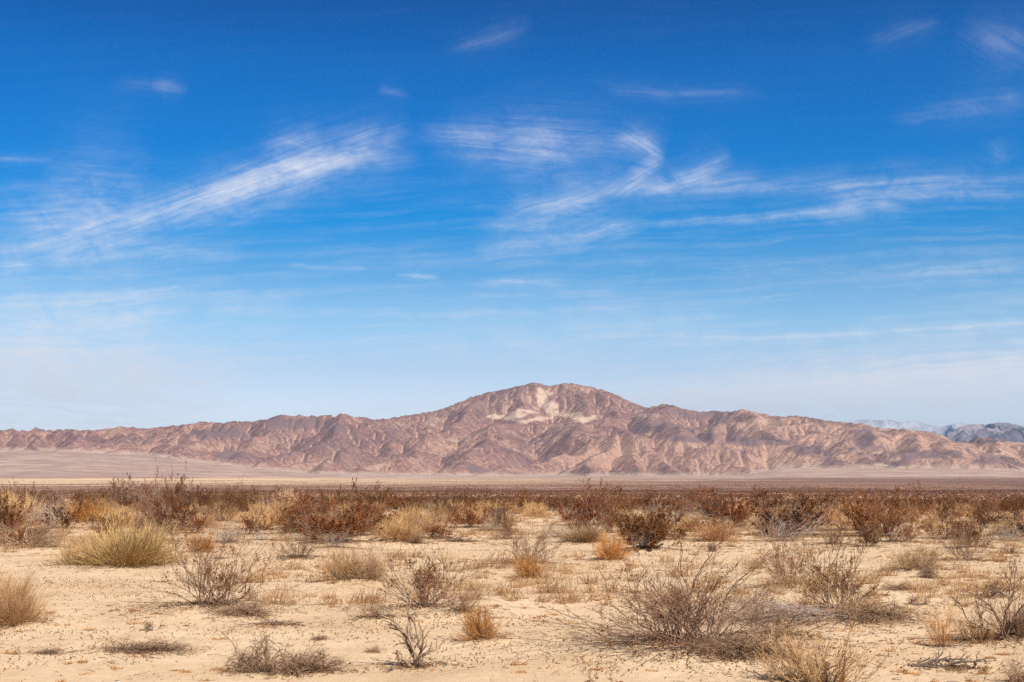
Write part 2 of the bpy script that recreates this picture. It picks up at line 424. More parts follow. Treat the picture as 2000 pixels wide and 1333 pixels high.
RID = [  # spurs and foothill crests (photo column, row, km)
    [(1035, 748, 11), (1012, 800, 10.2), (965, 832, 9.4), (905, 880, 8.4), (850, 918, 7.8)],
    [(1103, 748, 11), (1128, 800, 10.1), (1150, 826, 9.3), (1120, 880, 8.4), (1030, 905, 7.9), (930, 922, 7.65)],
    [(960, 765, 11), (900, 812, 10.1), (840, 850, 9.2), (770, 895, 8.3), (700, 922, 7.8)],
    [(1160, 758, 11), (1190, 810, 10.1), (1200, 826, 9.2), (1235, 850, 8.6), (1300, 880, 8.1), (1390, 900, 7.8), (1472, 914, 7.55)],
    [(1200, 826, 9.2), (1180, 870, 8.4), (1160, 900, 7.9), (1150, 922, 7.6)],
    [(1300, 789, 10), (1290, 828, 9.3), (1340, 850, 8.8), (1420, 880, 8.3), (1440, 895, 8.0)],
    [(1235, 850, 8.6), (1260, 890, 8.0), (1250, 920, 7.6)], [(1300, 880, 8.1), (1330, 905, 7.8), (1340, 922, 7.6)],
    [(1395, 803, 9.9), (1400, 840, 9.2), (1390, 860, 8.8)], [(1440, 801, 9.7), (1500, 840, 9.0), (1560, 870, 8.4), (1600, 890, 8.0)],
    [(1420, 880, 7.9), (1445, 858, 8.0), (1475, 855, 8.05), (1510, 862, 8.0), (1580, 880, 7.8), (1640, 893, 7.65), (1690, 905, 7.5)],
    [(1550, 812, 9.3), (1610, 845, 8.7), (1680, 872, 8.2), (1720, 900, 7.7)], [(1680, 828, 8.9), (1700, 858, 8.4), (1710, 882, 8.0)],
    [(1600, 908, 7.4), (1640, 898, 7.4), (1700, 905, 7.35)], [(1725, 908, 7.25), (1760, 890, 7.3), (1790, 882, 7.35), (1830, 886, 7.3), (1870, 900, 7.2), (1890, 910, 7.15)],
    [(1740, 838, 8.7), (1800, 868, 8.2), (1850, 890, 7.8)], [(1800, 843, 8.6), (1860, 870, 8.1), (1890, 893, 7.7)], [(1560, 870, 8.4), (1650, 880, 8.1), (1760, 880, 7.9)],
    [(1890, 906, 7.2), (1905, 892, 7.25), (1935, 890, 7.25), (1960, 900, 7.2), (1972, 911, 7.15)], [(1930, 855, 9.5), (1950, 882, 8.6), (2000, 890, 8.2), (2060, 905, 7.7)],
    [(2000, 866, 9.4), (2060, 880, 8.6), (2150, 900, 7.8)], [(2200, 862, 9.6), (2250, 885, 8.6), (2300, 905, 7.9)],
    [(790, 812, 10.2), (740, 845, 9.4), (690, 870, 8.8), (620, 900, 8.2), (560, 918, 7.9)], [(740, 845, 9.4), (780, 880, 8.7), (760, 900, 8.3)],
    [(670, 809, 9.5), (650, 845, 9.0), (590, 872, 8.5), (530, 895, 8.2), (500, 912, 8.0)], [(545, 811, 9.6), (510, 845, 9.1), (470, 868, 8.6), (420, 880, 8.4), (350, 895, 8.2), (300, 905, 8.1)],
    [(470, 868, 8.6), (450, 895, 8.2), (430, 912, 8.0)], [(400, 824, 9.5), (380, 850, 9.0), (330, 870, 8.7)], [(590, 872, 8.5), (640, 895, 8.2), (650, 915, 7.9)]]
for i, px in enumerate(range(-480, 390, 44)):
    py = float(np.interp(px, [s[0] for s in SKY], [s[1] for s in SKY]))
    RID.append([(px, py, 9.5), (px - 18 + (i * 37) % 40, py + 18, 9.1), (px - 50 + (i * 53) % 60, py + 40, 8.75), (px - 40 + (i * 29) % 50, 888, 8.5)])


def stream_power(H, base, dx, K, m, its, area0=None):
    ny, nx = H.shape; n = ny * nx
    idx = np.arange(n).reshape(ny, nx)
    for it in range(its):
        best = np.zeros_like(H); rec = idx.copy(); dist = np.full(H.shape, dx)
        for dy_, dx_ in ((0, 1), (0, -1), (1, 0), (-1, 0), (1, 1), (1, -1), (-1, 1), (-1, -1)):
            nb = np.full_like(H, 1e9); ni = idx.copy()
            ys = slice(max(0, -dy_), ny - max(0, dy_)); yd = slice(max(0, dy_), ny - max(0, -dy_))
            xs = slice(max(0, -dx_), nx - max(0, dx_)); xd = slice(max(0, dx_), nx - max(0, -dx_))
            nb[ys, xs] = H[yd, xd]; ni[ys, xs] = idx[yd, xd]
            dd = dx * math.hypot(dx_, dy_)
            sl = (H - nb) / dd
            up = sl > best
            best[up] = sl[up]; rec[up] = ni[up]; dist[up] = dd
        order = np.argsort(H.ravel())
        rl = rec.ravel().tolist(); A = [dx * dx] * n
        ol = order.tolist()
        for i in reversed(ol):
            r_ = rl[i]
            if r_ != i: A[r_] += A[i]
        A = np.array(A)
        c = (K * A ** m / dist.ravel()).tolist(); h = H.ravel().tolist(); b = base.ravel().tolist()
        for i in ol:
            r_ = rl[i]
            if r_ != i:
                ci = c[i]; v = (h[i] + ci * h[r_]) / (1 + ci)
                if v < b[i]: v = b[i] if h[i] >= b[i] else h[i]
                h[i] = v
        H = np.array(h).reshape(ny, nx)
    return H, A.reshape(ny, nx)


def up2(Z):
    ny, nx = Z.shape
    o = np.empty((2 * ny - 1, 2 * nx - 1)); o[::2, ::2] = Z
    o[1::2, ::2] = (Z[1:] + Z[:-1]) / 2; o[:, 1::2] = (o[:, :-2:2] + o[:, 2::2]) / 2
    return o


def talus(H, dx, lim, its):
    for _ in range(its):
        for ax in (0, 1):
            d = np.diff(H, axis=ax); e = np.sign(d) * np.maximum(np.abs(d) - lim * dx, 0) * .25
            if ax == 0: H[:-1] += e; H[1:] -= e
            else: H[:, :-1] += e; H[:, 1:] -= e
    return H


def seg_ridge(X, Y, pts, slope, wob):
    out = np.full(X.shape, -1e9)
    for (a, b) in zip(pts[:-1], pts[1:]):
        ax, ay_, az_ = PW(a[0], a[1], a[2] * 1000); bx, by, bz_ = PW(b[0], b[1], b[2] * 1000)
        ex, ey = bx - ax, by - ay_; LL = ex * ex + ey * ey + 1e-6
        t = np.clip(((X - ax) * ex + (Y - ay_) * ey) / LL, 0, 1)
        d = np.hypot(X - ax - t * ex, Y - ay_ - t * ey)
        out = np.maximum(out, az_ + t * (bz_ - az_) - slope * d)
    return out


KC, KF = .018, .022


def build_mountains():
    dx = 20.0
    xs = np.arange(-4700, 4701, dx); ys = np.arange(6500, 12401, dx)
    X, Y = np.meshgrid(xs, ys)
    B = apron(X, Y) - 27
    wx = X + 160 * fbm(X / 500, Y / 500, 3, 50); wy = Y + 160 * fbm(X / 500, Y / 500, 3, 60)
    sl = .50 + .12 * fbm(X / 900, Y / 900, 2, 4)
    H = np.full(X.shape, -1e9)
    for pts in [SKY, SKYR]: H = np.maximum(H, seg_ridge(wx, wy, pts, sl * .74, 0))
    for pts in RID: H = np.maximum(H, seg_ridge(wx, wy, pts, sl * .95, 0))
    H = H + 60 * fbm(X / 330, Y / 330, 5, 70, .55) * sstep(0, 120, H - B)
    H = np.maximum(H, B - 8 + 2 * vnoise(X / 60, Y / 60, 8))
    base = B - 8
    H, A = stream_power(H, base, dx, KC, .50, 26)
    H = talus(H, dx, .68, 20)
    H = up2(H); dx = 10.0
    xs = np.arange(-4700, 4700.1, dx); ys = np.arange(6500, 12400.1, dx); X, Y = np.meshgrid(xs, ys)
    B = apron(X, Y) - 27; base = B - 8
    rock = sstep(4, 60, H - B)
    H = H + (20 * fbm(X / 80, Y / 80, 4, 90, .58)) * rock
    H, A = stream_power(H, base, dx, KF, .50, 12)
    H = talus(H, dx, .80, 6)
    # bring the crest line to the heights seen in the photo
    px = 1000 + F * X / Y
    bins = np.arange(-560, 2561, 6.0)
    q = np.clip(((px - bins[0]) / 6).astype(int), 0, len(bins) - 1)
    ang = (H - CAMZ) / Y * F
    allp = sorted(SKY + [p for p in SKYR if p[0] > 1872])
    tp = np.interp(bins, [p[0] for p in allp], [HOR - p[1] for p in allp])
    for rep in range(5):
        ang = (H - CAMZ) / Y * F
        mxa = np.full(len(bins), -1e9); np.maximum.at(mxa, q.ravel(), ang.ravel())
        s = np.clip(tp / np.maximum(mxa, 5), .6, 1.7)
        kk = (41, 21, 9, 5, 3)[rep]
        s = np.convolve(np.pad(s, kk // 2, 'edge'), np.ones(kk) / kk, 'valid')
        sc = np.interp(px, bins, s); mm = np.interp(px, bins, mxa)
        wgt = 1.0 if rep == 0 else np.clip(ang / np.maximum(mm, 5), 0, 1) ** (3, 3, 4, 5, 6)[rep]
        H = np.where(H > B, B + (H - B) * (1 + (sc - 1) * wgt), H)
    # attributes
    curv = H * 4 - np.roll(H, 1, 0) - np.roll(H, -1, 0) - np.roll(H, 1, 1) - np.roll(H, -1, 1)
    py = HOR - (H - CAMZ) / Y * F

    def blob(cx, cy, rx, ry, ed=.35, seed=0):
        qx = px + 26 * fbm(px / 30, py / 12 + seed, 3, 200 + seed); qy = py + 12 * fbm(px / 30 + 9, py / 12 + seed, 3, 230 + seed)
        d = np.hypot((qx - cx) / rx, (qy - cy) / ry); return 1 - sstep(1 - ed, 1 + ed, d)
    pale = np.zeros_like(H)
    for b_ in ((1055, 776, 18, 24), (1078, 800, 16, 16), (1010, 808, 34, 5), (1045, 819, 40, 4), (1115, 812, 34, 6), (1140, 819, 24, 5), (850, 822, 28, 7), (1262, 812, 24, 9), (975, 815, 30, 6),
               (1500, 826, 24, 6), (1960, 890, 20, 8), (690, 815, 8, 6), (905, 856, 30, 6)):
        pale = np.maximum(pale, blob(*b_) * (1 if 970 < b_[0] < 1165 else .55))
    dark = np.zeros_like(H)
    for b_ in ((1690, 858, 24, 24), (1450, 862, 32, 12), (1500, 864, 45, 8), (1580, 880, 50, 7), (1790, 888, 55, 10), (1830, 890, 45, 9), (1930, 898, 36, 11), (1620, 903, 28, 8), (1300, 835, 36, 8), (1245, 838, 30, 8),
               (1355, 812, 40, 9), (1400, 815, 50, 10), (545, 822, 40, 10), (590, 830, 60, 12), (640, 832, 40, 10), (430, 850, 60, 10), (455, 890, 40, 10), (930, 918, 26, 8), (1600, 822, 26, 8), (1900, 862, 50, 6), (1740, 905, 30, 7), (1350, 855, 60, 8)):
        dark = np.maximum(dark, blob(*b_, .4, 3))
    n_, m_ = H.shape
    keep = np.s_[:, :]
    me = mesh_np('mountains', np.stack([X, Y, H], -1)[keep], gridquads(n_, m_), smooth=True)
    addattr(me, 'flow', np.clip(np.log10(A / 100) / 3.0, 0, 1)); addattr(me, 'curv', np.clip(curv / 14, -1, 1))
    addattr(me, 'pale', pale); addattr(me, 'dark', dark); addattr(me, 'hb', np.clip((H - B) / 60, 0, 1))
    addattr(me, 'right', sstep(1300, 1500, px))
    m = MT('desert_rock')
    tc = m.n('ShaderNodeTexCoord').outputs['Object']
    a = m.noise(tc, .0022, 6, .6, .6); b = m.noise(tc, .011, 6, .7, .3); c = m.noise(tc, .06, 4, .7)
    d = m.noise(tc, .026, 5, .75, .4)
    tan = m.mix(m.rng(c, .35, .65), (.57, .36, .25), (.44, .27, .20))
    rust = m.mix(m.rng(c, .35, .65), (.35, .18, .137), (.195, .103, .094))
    grey = (.17, .12, .12)
    col = m.mix(m.rng(a, .44, .62), rust, m.mix(m.rng(b, .4, .6), rust, tan))
    col = m.mix(m.rng(b, .52, .66, 0, .75), col, grey)
    col = m.mix(m.rng(d, .52, .62, 0, .75), col, (.13, .08, .082))
    col = m.mix(m.rng(d, .45, .36, 0, .55), col, tan)
    zone = m.noise(tc, .0011, 4, .6, .8)
    col = m.mix(m.rng(zone, .50, .60, 0, .5), col, (.15, .092, .09))
    col = m.mix(m.rng(zone, .46, .38, 0, .45), col, tan)
    col = m.mix(m.math('MULTIPLY', m.attr('right'), m.rng(b, .60, .42, 0, .7)), col, tan)
    v = m.math('ADD', m.attr('flow'), m.math('MULTIPLY', m.attr('curv'), -.35))
    col = m.mix(m.math('MULTIPLY', m.rng(v, .28, .66, 0, .72), m.rng(c, .3, .5, .5, 1)), col, tan)
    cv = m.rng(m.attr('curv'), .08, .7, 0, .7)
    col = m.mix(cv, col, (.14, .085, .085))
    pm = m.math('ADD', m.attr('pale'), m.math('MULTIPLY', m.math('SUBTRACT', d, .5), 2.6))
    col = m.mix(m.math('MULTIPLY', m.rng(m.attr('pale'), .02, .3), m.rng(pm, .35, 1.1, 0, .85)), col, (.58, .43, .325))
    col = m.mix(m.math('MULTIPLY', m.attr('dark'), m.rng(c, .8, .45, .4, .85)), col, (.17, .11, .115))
    fan = m.mix(m.rng(c, .4, .6), (.36, .25, .20), (.46, .34, .27))
    col = m.mix(m.rng(m.math('ADD', m.attr('hb'), m.math('MULTIPLY', m.math('SUBTRACT', b, .5), .9)), .04, .34), fan, col)
    h = m.math('ADD', m.math('MULTIPLY', c, .7), m.noise(tc, .2, 3, .7))
    obj('mountains', me, m.fin(col, .95, m.bump(h, .9, 8.0), .05), kind='structure')


def far_range(name, prof, D, depth, seed, col):
    """a distant range: a real ridge relief with its own depth"""
    x0 = (prof[0][0] - 1000) / F * D; x1 = (prof[-1][0] - 1000) / F * D
    nx_, ny_ = 420, 90
    xs = np.linspace(x0, x1, nx_); ys = np.linspace(D - depth, D + depth * .6, ny_); X, Y = np.meshgrid(xs, ys)
    ppx = 1000 + F * X / Y
    top = np.interp(ppx, [p[0] for p in prof], [(HOR - p[1]) / F * D + CAMZ for p in prof])
    u = (Y - D) / depth
    w = depth / 3
    rdg = 1 - np.abs(2 * fbm(X / w, Y / w, 5, seed, .55))
    fall = np.clip(1 - np.abs(u) ** 1.1, 0, 1) * (.72 + .28 * rdg) + (1 - np.abs(u) > 0) * 0
    Z = top * np.minimum(fall, 1) - 80
    c = ((HOR - np.interp(xs / D * F + 1000, [p[0] for p in prof], [p[1] for p in prof])) / F)
    ang = ((Z - CAMZ) / Y).max(0)
    Z = Z * np.clip(c / np.maximum(ang, 1e-4), .6, 1.8)[None, :]
    me = mesh_np(name, np.stack([X, Y, Z], -1), gridquads(ny_, nx_), smooth=True)
    m = MT(name + '_rock'); tc = m.n('ShaderNodeTexCoord').outputs['Object']
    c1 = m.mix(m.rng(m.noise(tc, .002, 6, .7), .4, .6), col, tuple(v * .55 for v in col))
    obj(name, me, m.fin(c1, .95, None, .05), kind='structure')



# ------------------------------------------------------------------ plants
def nrm(v): return v / (np.linalg.norm(v, axis=-1, keepdims=True) + 1e-9)


def grow(g, org, d0, length, k, wig, lift, gdrop=0.0):
    """n wiggly polylines from org (n,3) along d0 (n,3)"""
    n = len(org); dirs = np.empty((n, k - 1, 3)); d = nrm(d0)
    for i in range(k - 1):
        dirs[:, i] = d
        d = d + g.normal(0, wig, (n, 3)); d[:, 2] += lift - gdrop * i / (k - 1); d = nrm(d)
    P = np.concatenate([org[:, None], org[:, None] + np.cumsum(dirs * (length / (k - 1))[:, None, None], 1)], 1)
    return P


def branch(g, P, per, t0, t1, ang, lfr, k, wig, lift):
    """children of polylines P"""
    n, kk, _ = P.shape
    t = g.uniform(t0, t1, (n, per)) * (kk - 1) * .999
    i = t.astype(int); f = (t - i)[..., None]; r = np.arange(n)[:, None]
    o = P[r, i] * (1 - f) + P[r, i + 1] * f
    tg = nrm(P[r, i + 1] - P[r, i])
    rv = nrm(np.cross(tg, g.normal(0, 1, (n, per, 3)))); a = g.uniform(ang * .6, ang * 1.3, (n, per))[..., None]
    d = tg * np.cos(a) + rv * np.sin(a)
    L0 = np.linalg.norm(np.diff(P, axis=1), axis=-1).sum(1)[:, None]
    ln = L0 * g.uniform(lfr * .6, lfr * 1.3, (n, per)) * (1.15 - .5 * t / (kk - 1))
    return grow(g, o.reshape(-1, 3), d.reshape(-1, 3), ln.ravel(), k, wig, lift), t.ravel() / (kk - 1)


def tubes(P, r0, r1, sides=3):
    n, k, _ = P.shape
    r0 = np.broadcast_to(r0, (n,)); r1 = np.broadcast_to(r1, (n,))
    tg = np.empty_like(P); tg[:, 1:-1] = P[:, 2:] - P[:, :-2]; tg[:, 0] = P[:, 1] - P[:, 0]; tg[:, -1] = P[:, -1] - P[:, -2]; tg = nrm(tg)
    ref = np.where(np.abs(tg[..., 2:3]) > .9, np.array([1., 0, 0]), np.array([0, 0, 1.]))
    u = nrm(np.cross(tg, ref)); v = np.cross(tg, u)
    rad = r0[:, None] + (r1 - r0)[:, None] * np.linspace(0, 1, k)
    if sides == 2:
        co = np.stack([P + u * rad[..., None], P - u * rad[..., None]], 2)
    else:
        a = np.arange(sides) * 2 * np.pi / sides
        co = P[:, :, None] + rad[..., None, None] * (u[:, :, None] * np.cos(a)[:, None] + v[:, :, None] * np.sin(a)[:, None])
    idx = np.arange(n * k * sides).reshape(n, k, sides); nx = np.roll(idx, -1, 2)
    if sides == 2: q = np.stack([idx[:, :-1, 0], idx[:, :-1, 1], idx[:, 1:, 1], idx[:, 1:, 0]], -1)
    else: q = np.stack([idx[:, :-1], nx[:, :-1], nx[:, 1:], idx[:, 1:]], -1)
    return co.reshape(-1, 3), q.reshape(-1, 4)


def join(parts):
    co = []; qs = []; o = 0
    for c, q in parts: co.append(c); qs.append(q + o); o += len(c)
    return np.concatenate(co), np.concatenate(qs)


def leaves(g, pts, size, asp=.5, up=.3):
    n = len(pts); d = nrm(g.normal(0, 1, (n, 3)) + np.array([0, 0, up])); s = nrm(np.cross(d, g.normal(0, 1, (n, 3))))
    sz = size * g.uniform(.5, 1.4, (n, 1))
    co = np.stack([pts, pts + d * sz * .55 + s * sz * asp * .5, pts + d * sz, pts + d * sz * .5 - s * sz * asp * .5], 1)
    return co.reshape(-1, 3), np.arange(n * 4).reshape(n, 4)


def onpoly(g, P, n, t0=0., t1=1.):
    m, k, _ = P.shape; r = g.integers(0, m, n); t = g.uniform(t0, t1, n) * (k - 1) * .999; i = t.astype(int); f = (t - i)[:, None]
    return P[r, i] * (1 - f) + P[r, i + 1] * f


def disk(g, n, r):
    a = g.uniform(0, 2 * np.pi, n); q = r * np.sqrt(g.uniform(0, 1, n)); return np.stack([q * np.cos(a), q * np.sin(a), np.full(n, -.03)], -1)


def outdir(g, n, i0, i1, pw=1.0):
    a = g.uniform(0, 2 * np.pi, n); inc = np.radians(i0 + (i1 - i0) * g.uniform(0, 1, n) ** pw)
    return np.stack([np.sin(inc) * np.cos(a), np.sin(inc) * np.sin(a), np.cos(inc)], -1)


def fitw(parts, w, h):
    """scale pieces so the plant is w wide and h tall"""
    al = parts[0][0]
    sx = w / 2 / np.percentile(np.hypot(al[:, 0], al[:, 1]), 97); sz = h / np.percentile(al[:, 2], 98.5)
    for c, q in parts: c[:, :2] *= sx; c[:, 2] *= sz
    return parts


def PM(name, c0, c1, c2=None, scale=9.0, transl=0.0, rough=.85):
    m = MT(name); tc = m.n('ShaderNodeTexCoord').outputs['Object']; oi = m.n('ShaderNodeObjectInfo').outputs['Random']
    n_ = m.noise(tc, scale, 3, .7)
    col = m.mix(m.rng(n_, .35, .65), c0, c1)
    if c2: col = m.mix(m.rng(m.noise(tc, scale * 3.1, 2, .6), .55, .68, 0, .8), col, c2)
    k = m.rng(oi, 0, 1, .78, 1.16)
    hs = m.n('ShaderNodeHueSaturation'); m.l(k, hs.inputs['Value']); m.l(col, hs.inputs['Color']); m.l(m.rng(m.math('FRACT', m.math('MULTIPLY', oi, 7.3)), 0, 1, .495, .505), hs.inputs['Hue'])
    return m.fin(hs.outputs[0], rough, None, .12, transl)


GREYW = PM('grey_wood', (.33, .20, .125), (.16, .092, .06), (.52, .38, .28), 14)
DARKW = PM('dark_wood', (.10, .065, .05), (.19, .13, .10), (.27, .21, .17), 18)
PALEW = PM('bleached_wood', (.42, .30, .20), (.27, .18, .12), (.12, .075, .05), 20)
SILVW = PM('silver_wood', (.44, .35, .29), (.28, .21, .17), (.60, .50, .43), 12)
LRED = PM('creosote_leaf', (.32, .115, .04), (.19, .066, .026), (.45, .21, .075), 8, .25)
LDARK = PM('creosote_dark_leaf', (.165, .062, .024), (.09, .036, .017), (.27, .115, .045), 8, .2)
LOLIV = PM('creosote_olive_leaf', (.23, .10, .034), (.14, .06, .024), (.33, .17, .055), 8, .2)
TAN = PM('tan_twig', (.64, .385, .19), (.45, .25, .12), (.74, .50, .29), 10, .1)
ORNG = PM('orange_twig', (.58, .29, .085), (.46, .20, .055), (.66, .40, .15), 10, .1)
GOLD = PM('golden_twig', (.66, .43, .20), (.48, .28, .12), (.76, .57, .34), 7, .1)
OLIV = PM('olive_blade', (.55, .37, .16), (.40, .255, .095), (.68, .50, .27), 7, .1)
GRTAN = PM('grey_tan_twig', (.58, .37, .21), (.39, .24, .135), (.70, .49, .31), 10)
BRWN = PM('brown_twig', (.33, .20, .12), (.20, .12, .075), (.48, .33, .21), 12)


def mk_creosote(seed, w, h, n0=26, leafn=3000, leaf=.028, lean=1.0, spread=(8, 74), l1=5, l2=4, thick=1.0, skirts=0, fine=True):
    g = np.random.default_rng(seed)
    dd = outdir(g, n0, *spread, .8) + np.append(g.normal(0, .22, 2), 0)
    lobe = g.uniform(0, 2 * np.pi); az_ = np.arctan2(dd[:, 1], dd[:, 0])
    P0 = grow(g, disk(g, n0, .2), dd, g.uniform(.45, 1.15, n0) * (1 + .3 * np.cos(az_ - lobe) * np.cos(2 * az_ + lobe)), 10, .17, .075)
    P1, _ = branch(g, P0, l1, .22, .95, .5, .42, 6, .14, .07)
    P2, _ = branch(g, P1, l2, .2, 1., .55, .5, 4, .16, .05)
    k = thick * max(w, h)
    st = [tubes(P0, .0115 * k, .0035 * k, 4), tubes(P1, .0045 * k, .0020 * k, 3), tubes(P2, .0024 * k, .0013 * k, 3 if fine else 2)]
    if skirts:
        PS = grow(g, disk(g, skirts, .2), outdir(g, skirts, 62, 88), g.uniform(.8, 1.75, skirts), 12, .15, .02, .09); PS[..., 2] = np.maximum(PS[..., 2], .01)
        P3, _ = branch(g, PS, 5, .2, 1, .6, .35, 5, .2, .02); P3[..., 2] = np.maximum(P3[..., 2], .008)
        st += [tubes(PS, .008 * k, .003 * k, 4), tubes(P3, .0035 * k, .0015 * k)]
    allp = [join(st[:3])] + ([join(st[3:])] if skirts else [])
    lv = []
    if leafn:
        lp = np.concatenate([onpoly(g, P2, int(leafn * .8), .25, 1), onpoly(g, P1, int(leafn * .2), .55, 1)])
        # sprays gather in clumps
        keep = vnoise(lp[:, 0] * 5 + 3 * lp[:, 2], lp[:, 1] * 5 + 4 * lp[:, 2], seed) > -.22
        lp = lp[keep]; lv = [leaves(g, lp, leaf * 1.0, .55, .5)]
    pp = fitw(allp + lv, w, h)
    woody = join(pp[:len(allp)])
    return [('branches', woody)] + ([('foliage', pp[-1])] if leafn else [])


def mk_bunch(seed, w, h, n0=140, l1=5, l2=3, thick=1.0, spread=(0, 82), base=True):
    g = np.random.default_rng(seed)
    nl = 6; lc = disk(g, nl, .26); lf = g.uniform(.5, 1.05, nl); li = g.integers(0, nl, n0)
    dd = outdir(g, n0, *spread, .75) + lc[li] * [2.2, 2.2, 0]
    P0 = grow(g, lc[li] + disk(g, n0, .09), dd, lf[li] * g.uniform(.6, 1.1, n0), 6, .11, .03)
    P1, _ = branch(g, P0, l1, .25, .95, .38, .42, 4, .1, .05)
    P2, _ = branch(g, P1, l2, .2, 1., .42, .5, 3, .1, .05)
    k = thick * max(w, h)
    tw = join([tubes(P0, .0050 * k, .0026 * k), tubes(P1, .0032 * k, .0018 * k), tubes(P2, .0026 * k, .0014 * k, 2)])
    out = [tw]
    if base:
        PB = grow(g, disk(g, 16, .16), outdir(g, 16, 5, 80), g.uniform(.25, .5, 16), 5, .15, .03)
        out.append(tubes(PB, .016 * k, .006 * k, 5))
    pp = fitw(out, w, h)
    return [('twigs', pp[0])] + ([('woody_base', pp[1])] if base else [])


def mk_blades(seed, w, h, n=1500, thick=1.0, spread=(0, 84)):
    g = np.random.default_rng(seed)
    nl = 9; lc = disk(g, nl, .42); lf = g.uniform(.45, 1.05, nl); li = g.integers(0, nl, n)
    P0 = grow(g, lc[li] + disk(g, n, .16), outdir(g, n, *spread, .8) + lc[li] * [1.4, 1.4, 0], lf[li] * g.uniform(.45, 1.0, n), 5, .10, .03)
    P1, _ = branch(g, P0, 2, .3, .8, .25, .55, 3, .06, .04)
    k = thick * max(w, h)
    tw = join([tubes(P0, .0032 * k, .0016 * k), tubes(P1, .0022 * k, .0013 * k, 2)])
    PB = grow(g, disk(g, 20, .4), outdir(g, 20, 40, 88), g.uniform(.25, .45, 20), 5, .15, .02)
    pp = fitw([tw, tubes(PB, .012 * k, .005 * k, 4)], w, h)
    return [('blades', pp[0]), ('woody_base', pp[1])]


def mk_heap(seed, w, h, d=None, n=60, n1=10, thick=1.0):
    """collapsed dead shrub: arching tangled stems"""
    g = np.random.default_rng(seed)
    o = np.stack([g.uniform(-.45, .45, n), g.uniform(-.22, .22, n), np.full(n, 0.)], -1)
    P0 = grow(g, o, outdir(g, n, 5, 75), g.uniform(.5, 1.0, n), 11, .16, -.17)
    P0[..., 2] = np.maximum(P0[..., 2], .006)
    P1, _ = branch(g, P0, n1, .1, 1, .7, .35, 5, .25, -.05); P1[..., 2] = np.maximum(P1[..., 2], .005)
    P2, _ = branch(g, P1, 2, .1, 1, .7, .5, 3, .25, -.05); P2[..., 2] = np.maximum(P2[..., 2], .004)
    a, b = tubes(P0, .012 * w * thick, .004 * w * thick, 4), join([tubes(P1, .0045 * w * thick, .0018 * w * thick), tubes(P2, .0026 * w * thick, .0014 * w * thick, 2)])
    c = join([a, b]); s = w / (np.percentile(c[0][:, 0], 98) - np.percentile(c[0][:, 0], 2)); sz = h / np.percentile(c[0][:, 2], 98.5)
    for q in (a, b): q[0][:, 0] *= s; q[0][:, 1] *= s; q[0][:, 2] *= sz
    return [('stems', join([a, b]))]


def mk_twisted(seed, w, h, n0=8, tk=1.0, l1=5, l2=4, spread=(8, 62)):
    g = np.random.default_rng(seed)
    P0 = grow(g, disk(g, n0, .10), outdir(g, n0, *spread), g.uniform(.6, 1.1, n0), 12, .20, .05)
    P1, _ = branch(g, P0, l1, .3, .95, .6, .35, 8, .24, .04)
    P2, _ = branch(g, P1, l2, .2, 1, .6, .45, 5, .25, .02)
    k = max(w, h) * tk
    st = fitw([join([tubes(P0, .026 * k, .008 * k, 6), tubes(P1, .010 * k, .004 * k, 4)]), tubes(P2, .0042 * k, .0018 * k, 3)], w, h)
    return [('thick_branches', st[0]), ('twigs', st[1])]


def mk_fallen(seed, w, h, n=24):
    """sheaf of long thin bleached branches lying low"""
    g = np.random.default_rng(seed)
    o = np.stack([g.normal(.38, .09, n), g.normal(0, .05, n), g.uniform(.02, .12, n)], -1)
    a = np.pi + g.normal(0, .38, n); d = np.stack([np.cos(a), np.sin(a) * .8, g.uniform(-.05, .30, n)], -1)
    P0 = grow(g, o, d, g.uniform(.4, .95, n), 14, .10, -.022); P0[..., 2] = np.maximum(P0[..., 2], .008)
    P1, _ = branch(g, P0, 6, .15, 1, .5, .35, 7, .18, .0); P1[..., 2] = np.maximum(P1[..., 2], .006)
    P2, _ = branch(g, P1, 2, .2, 1, .6, .45, 4, .2, .0); P2[..., 2] = np.maximum(P2[..., 2], .005)
    a = tubes(P0, .0052, .002, 5); b = join([tubes(P1, .0026, .0012, 3), tubes(P2, .0016, .0009, 3)])
    mz = np.percentile(a[0][:, 2], 99)
    for q in (a, b): q[0][:, 2] *= h / mz; q[0][:, :2] *= w
    return [('trunk', a), ('twigs', b)]


def mk_deadlog(seed, w, h, n0=3, tk=1.0):
    """fallen weathered branch lying on the sand with upturned stubs"""
    g = np.random.default_rng(seed)
    P0 = grow(g, np.array([[-.5, 0, .02]]) + g.normal(0, .03, (n0, 3)) * [1, 1, 0], np.array([[1, 0, .02]]) + g.normal(0, .22, (n0, 3)) * [1, 1, .15], g.uniform(.6, 1.0, n0), 12, .22, -.01)
    P0[..., 2] = np.clip(P0[..., 2], .012, .10)
    P1, _ = branch(g, P0, 10, .05, 1, .8, .28, 7, .28, .03); P1[..., 2] = np.maximum(P1[..., 2], .01)
    P2, _ = branch(g, P1, 3, .2, 1, .6, .45, 4, .2, .0); P2[..., 2] = np.maximum(P2[..., 2], .008)
    a = tubes(P0, .026 * tk, .009 * tk, 6); b = tubes(P1, .011 * tk, .004 * tk, 4); c = tubes(P2, .005 * tk, .002 * tk, 3)
    for q in (a, b, c): q[0][:] *= w
    mz = max(b[0][:, 2].max(), 1e-3)
    for q in (a, b, c): q[0][:, 2] *= h / mz
    return [('trunk', a), ('twigs', join([b, c]))]


MATS = {'branches': GREYW, 'foliage': LRED, 'twigs': TAN, 'woody_base': DARKW, 'blades': OLIV, 'stems': BRWN, 'twigs': BRWN, 'thick_branches': PALEW, 'trunk': DARKW, 'twigs': DARKW}
LIB = {}


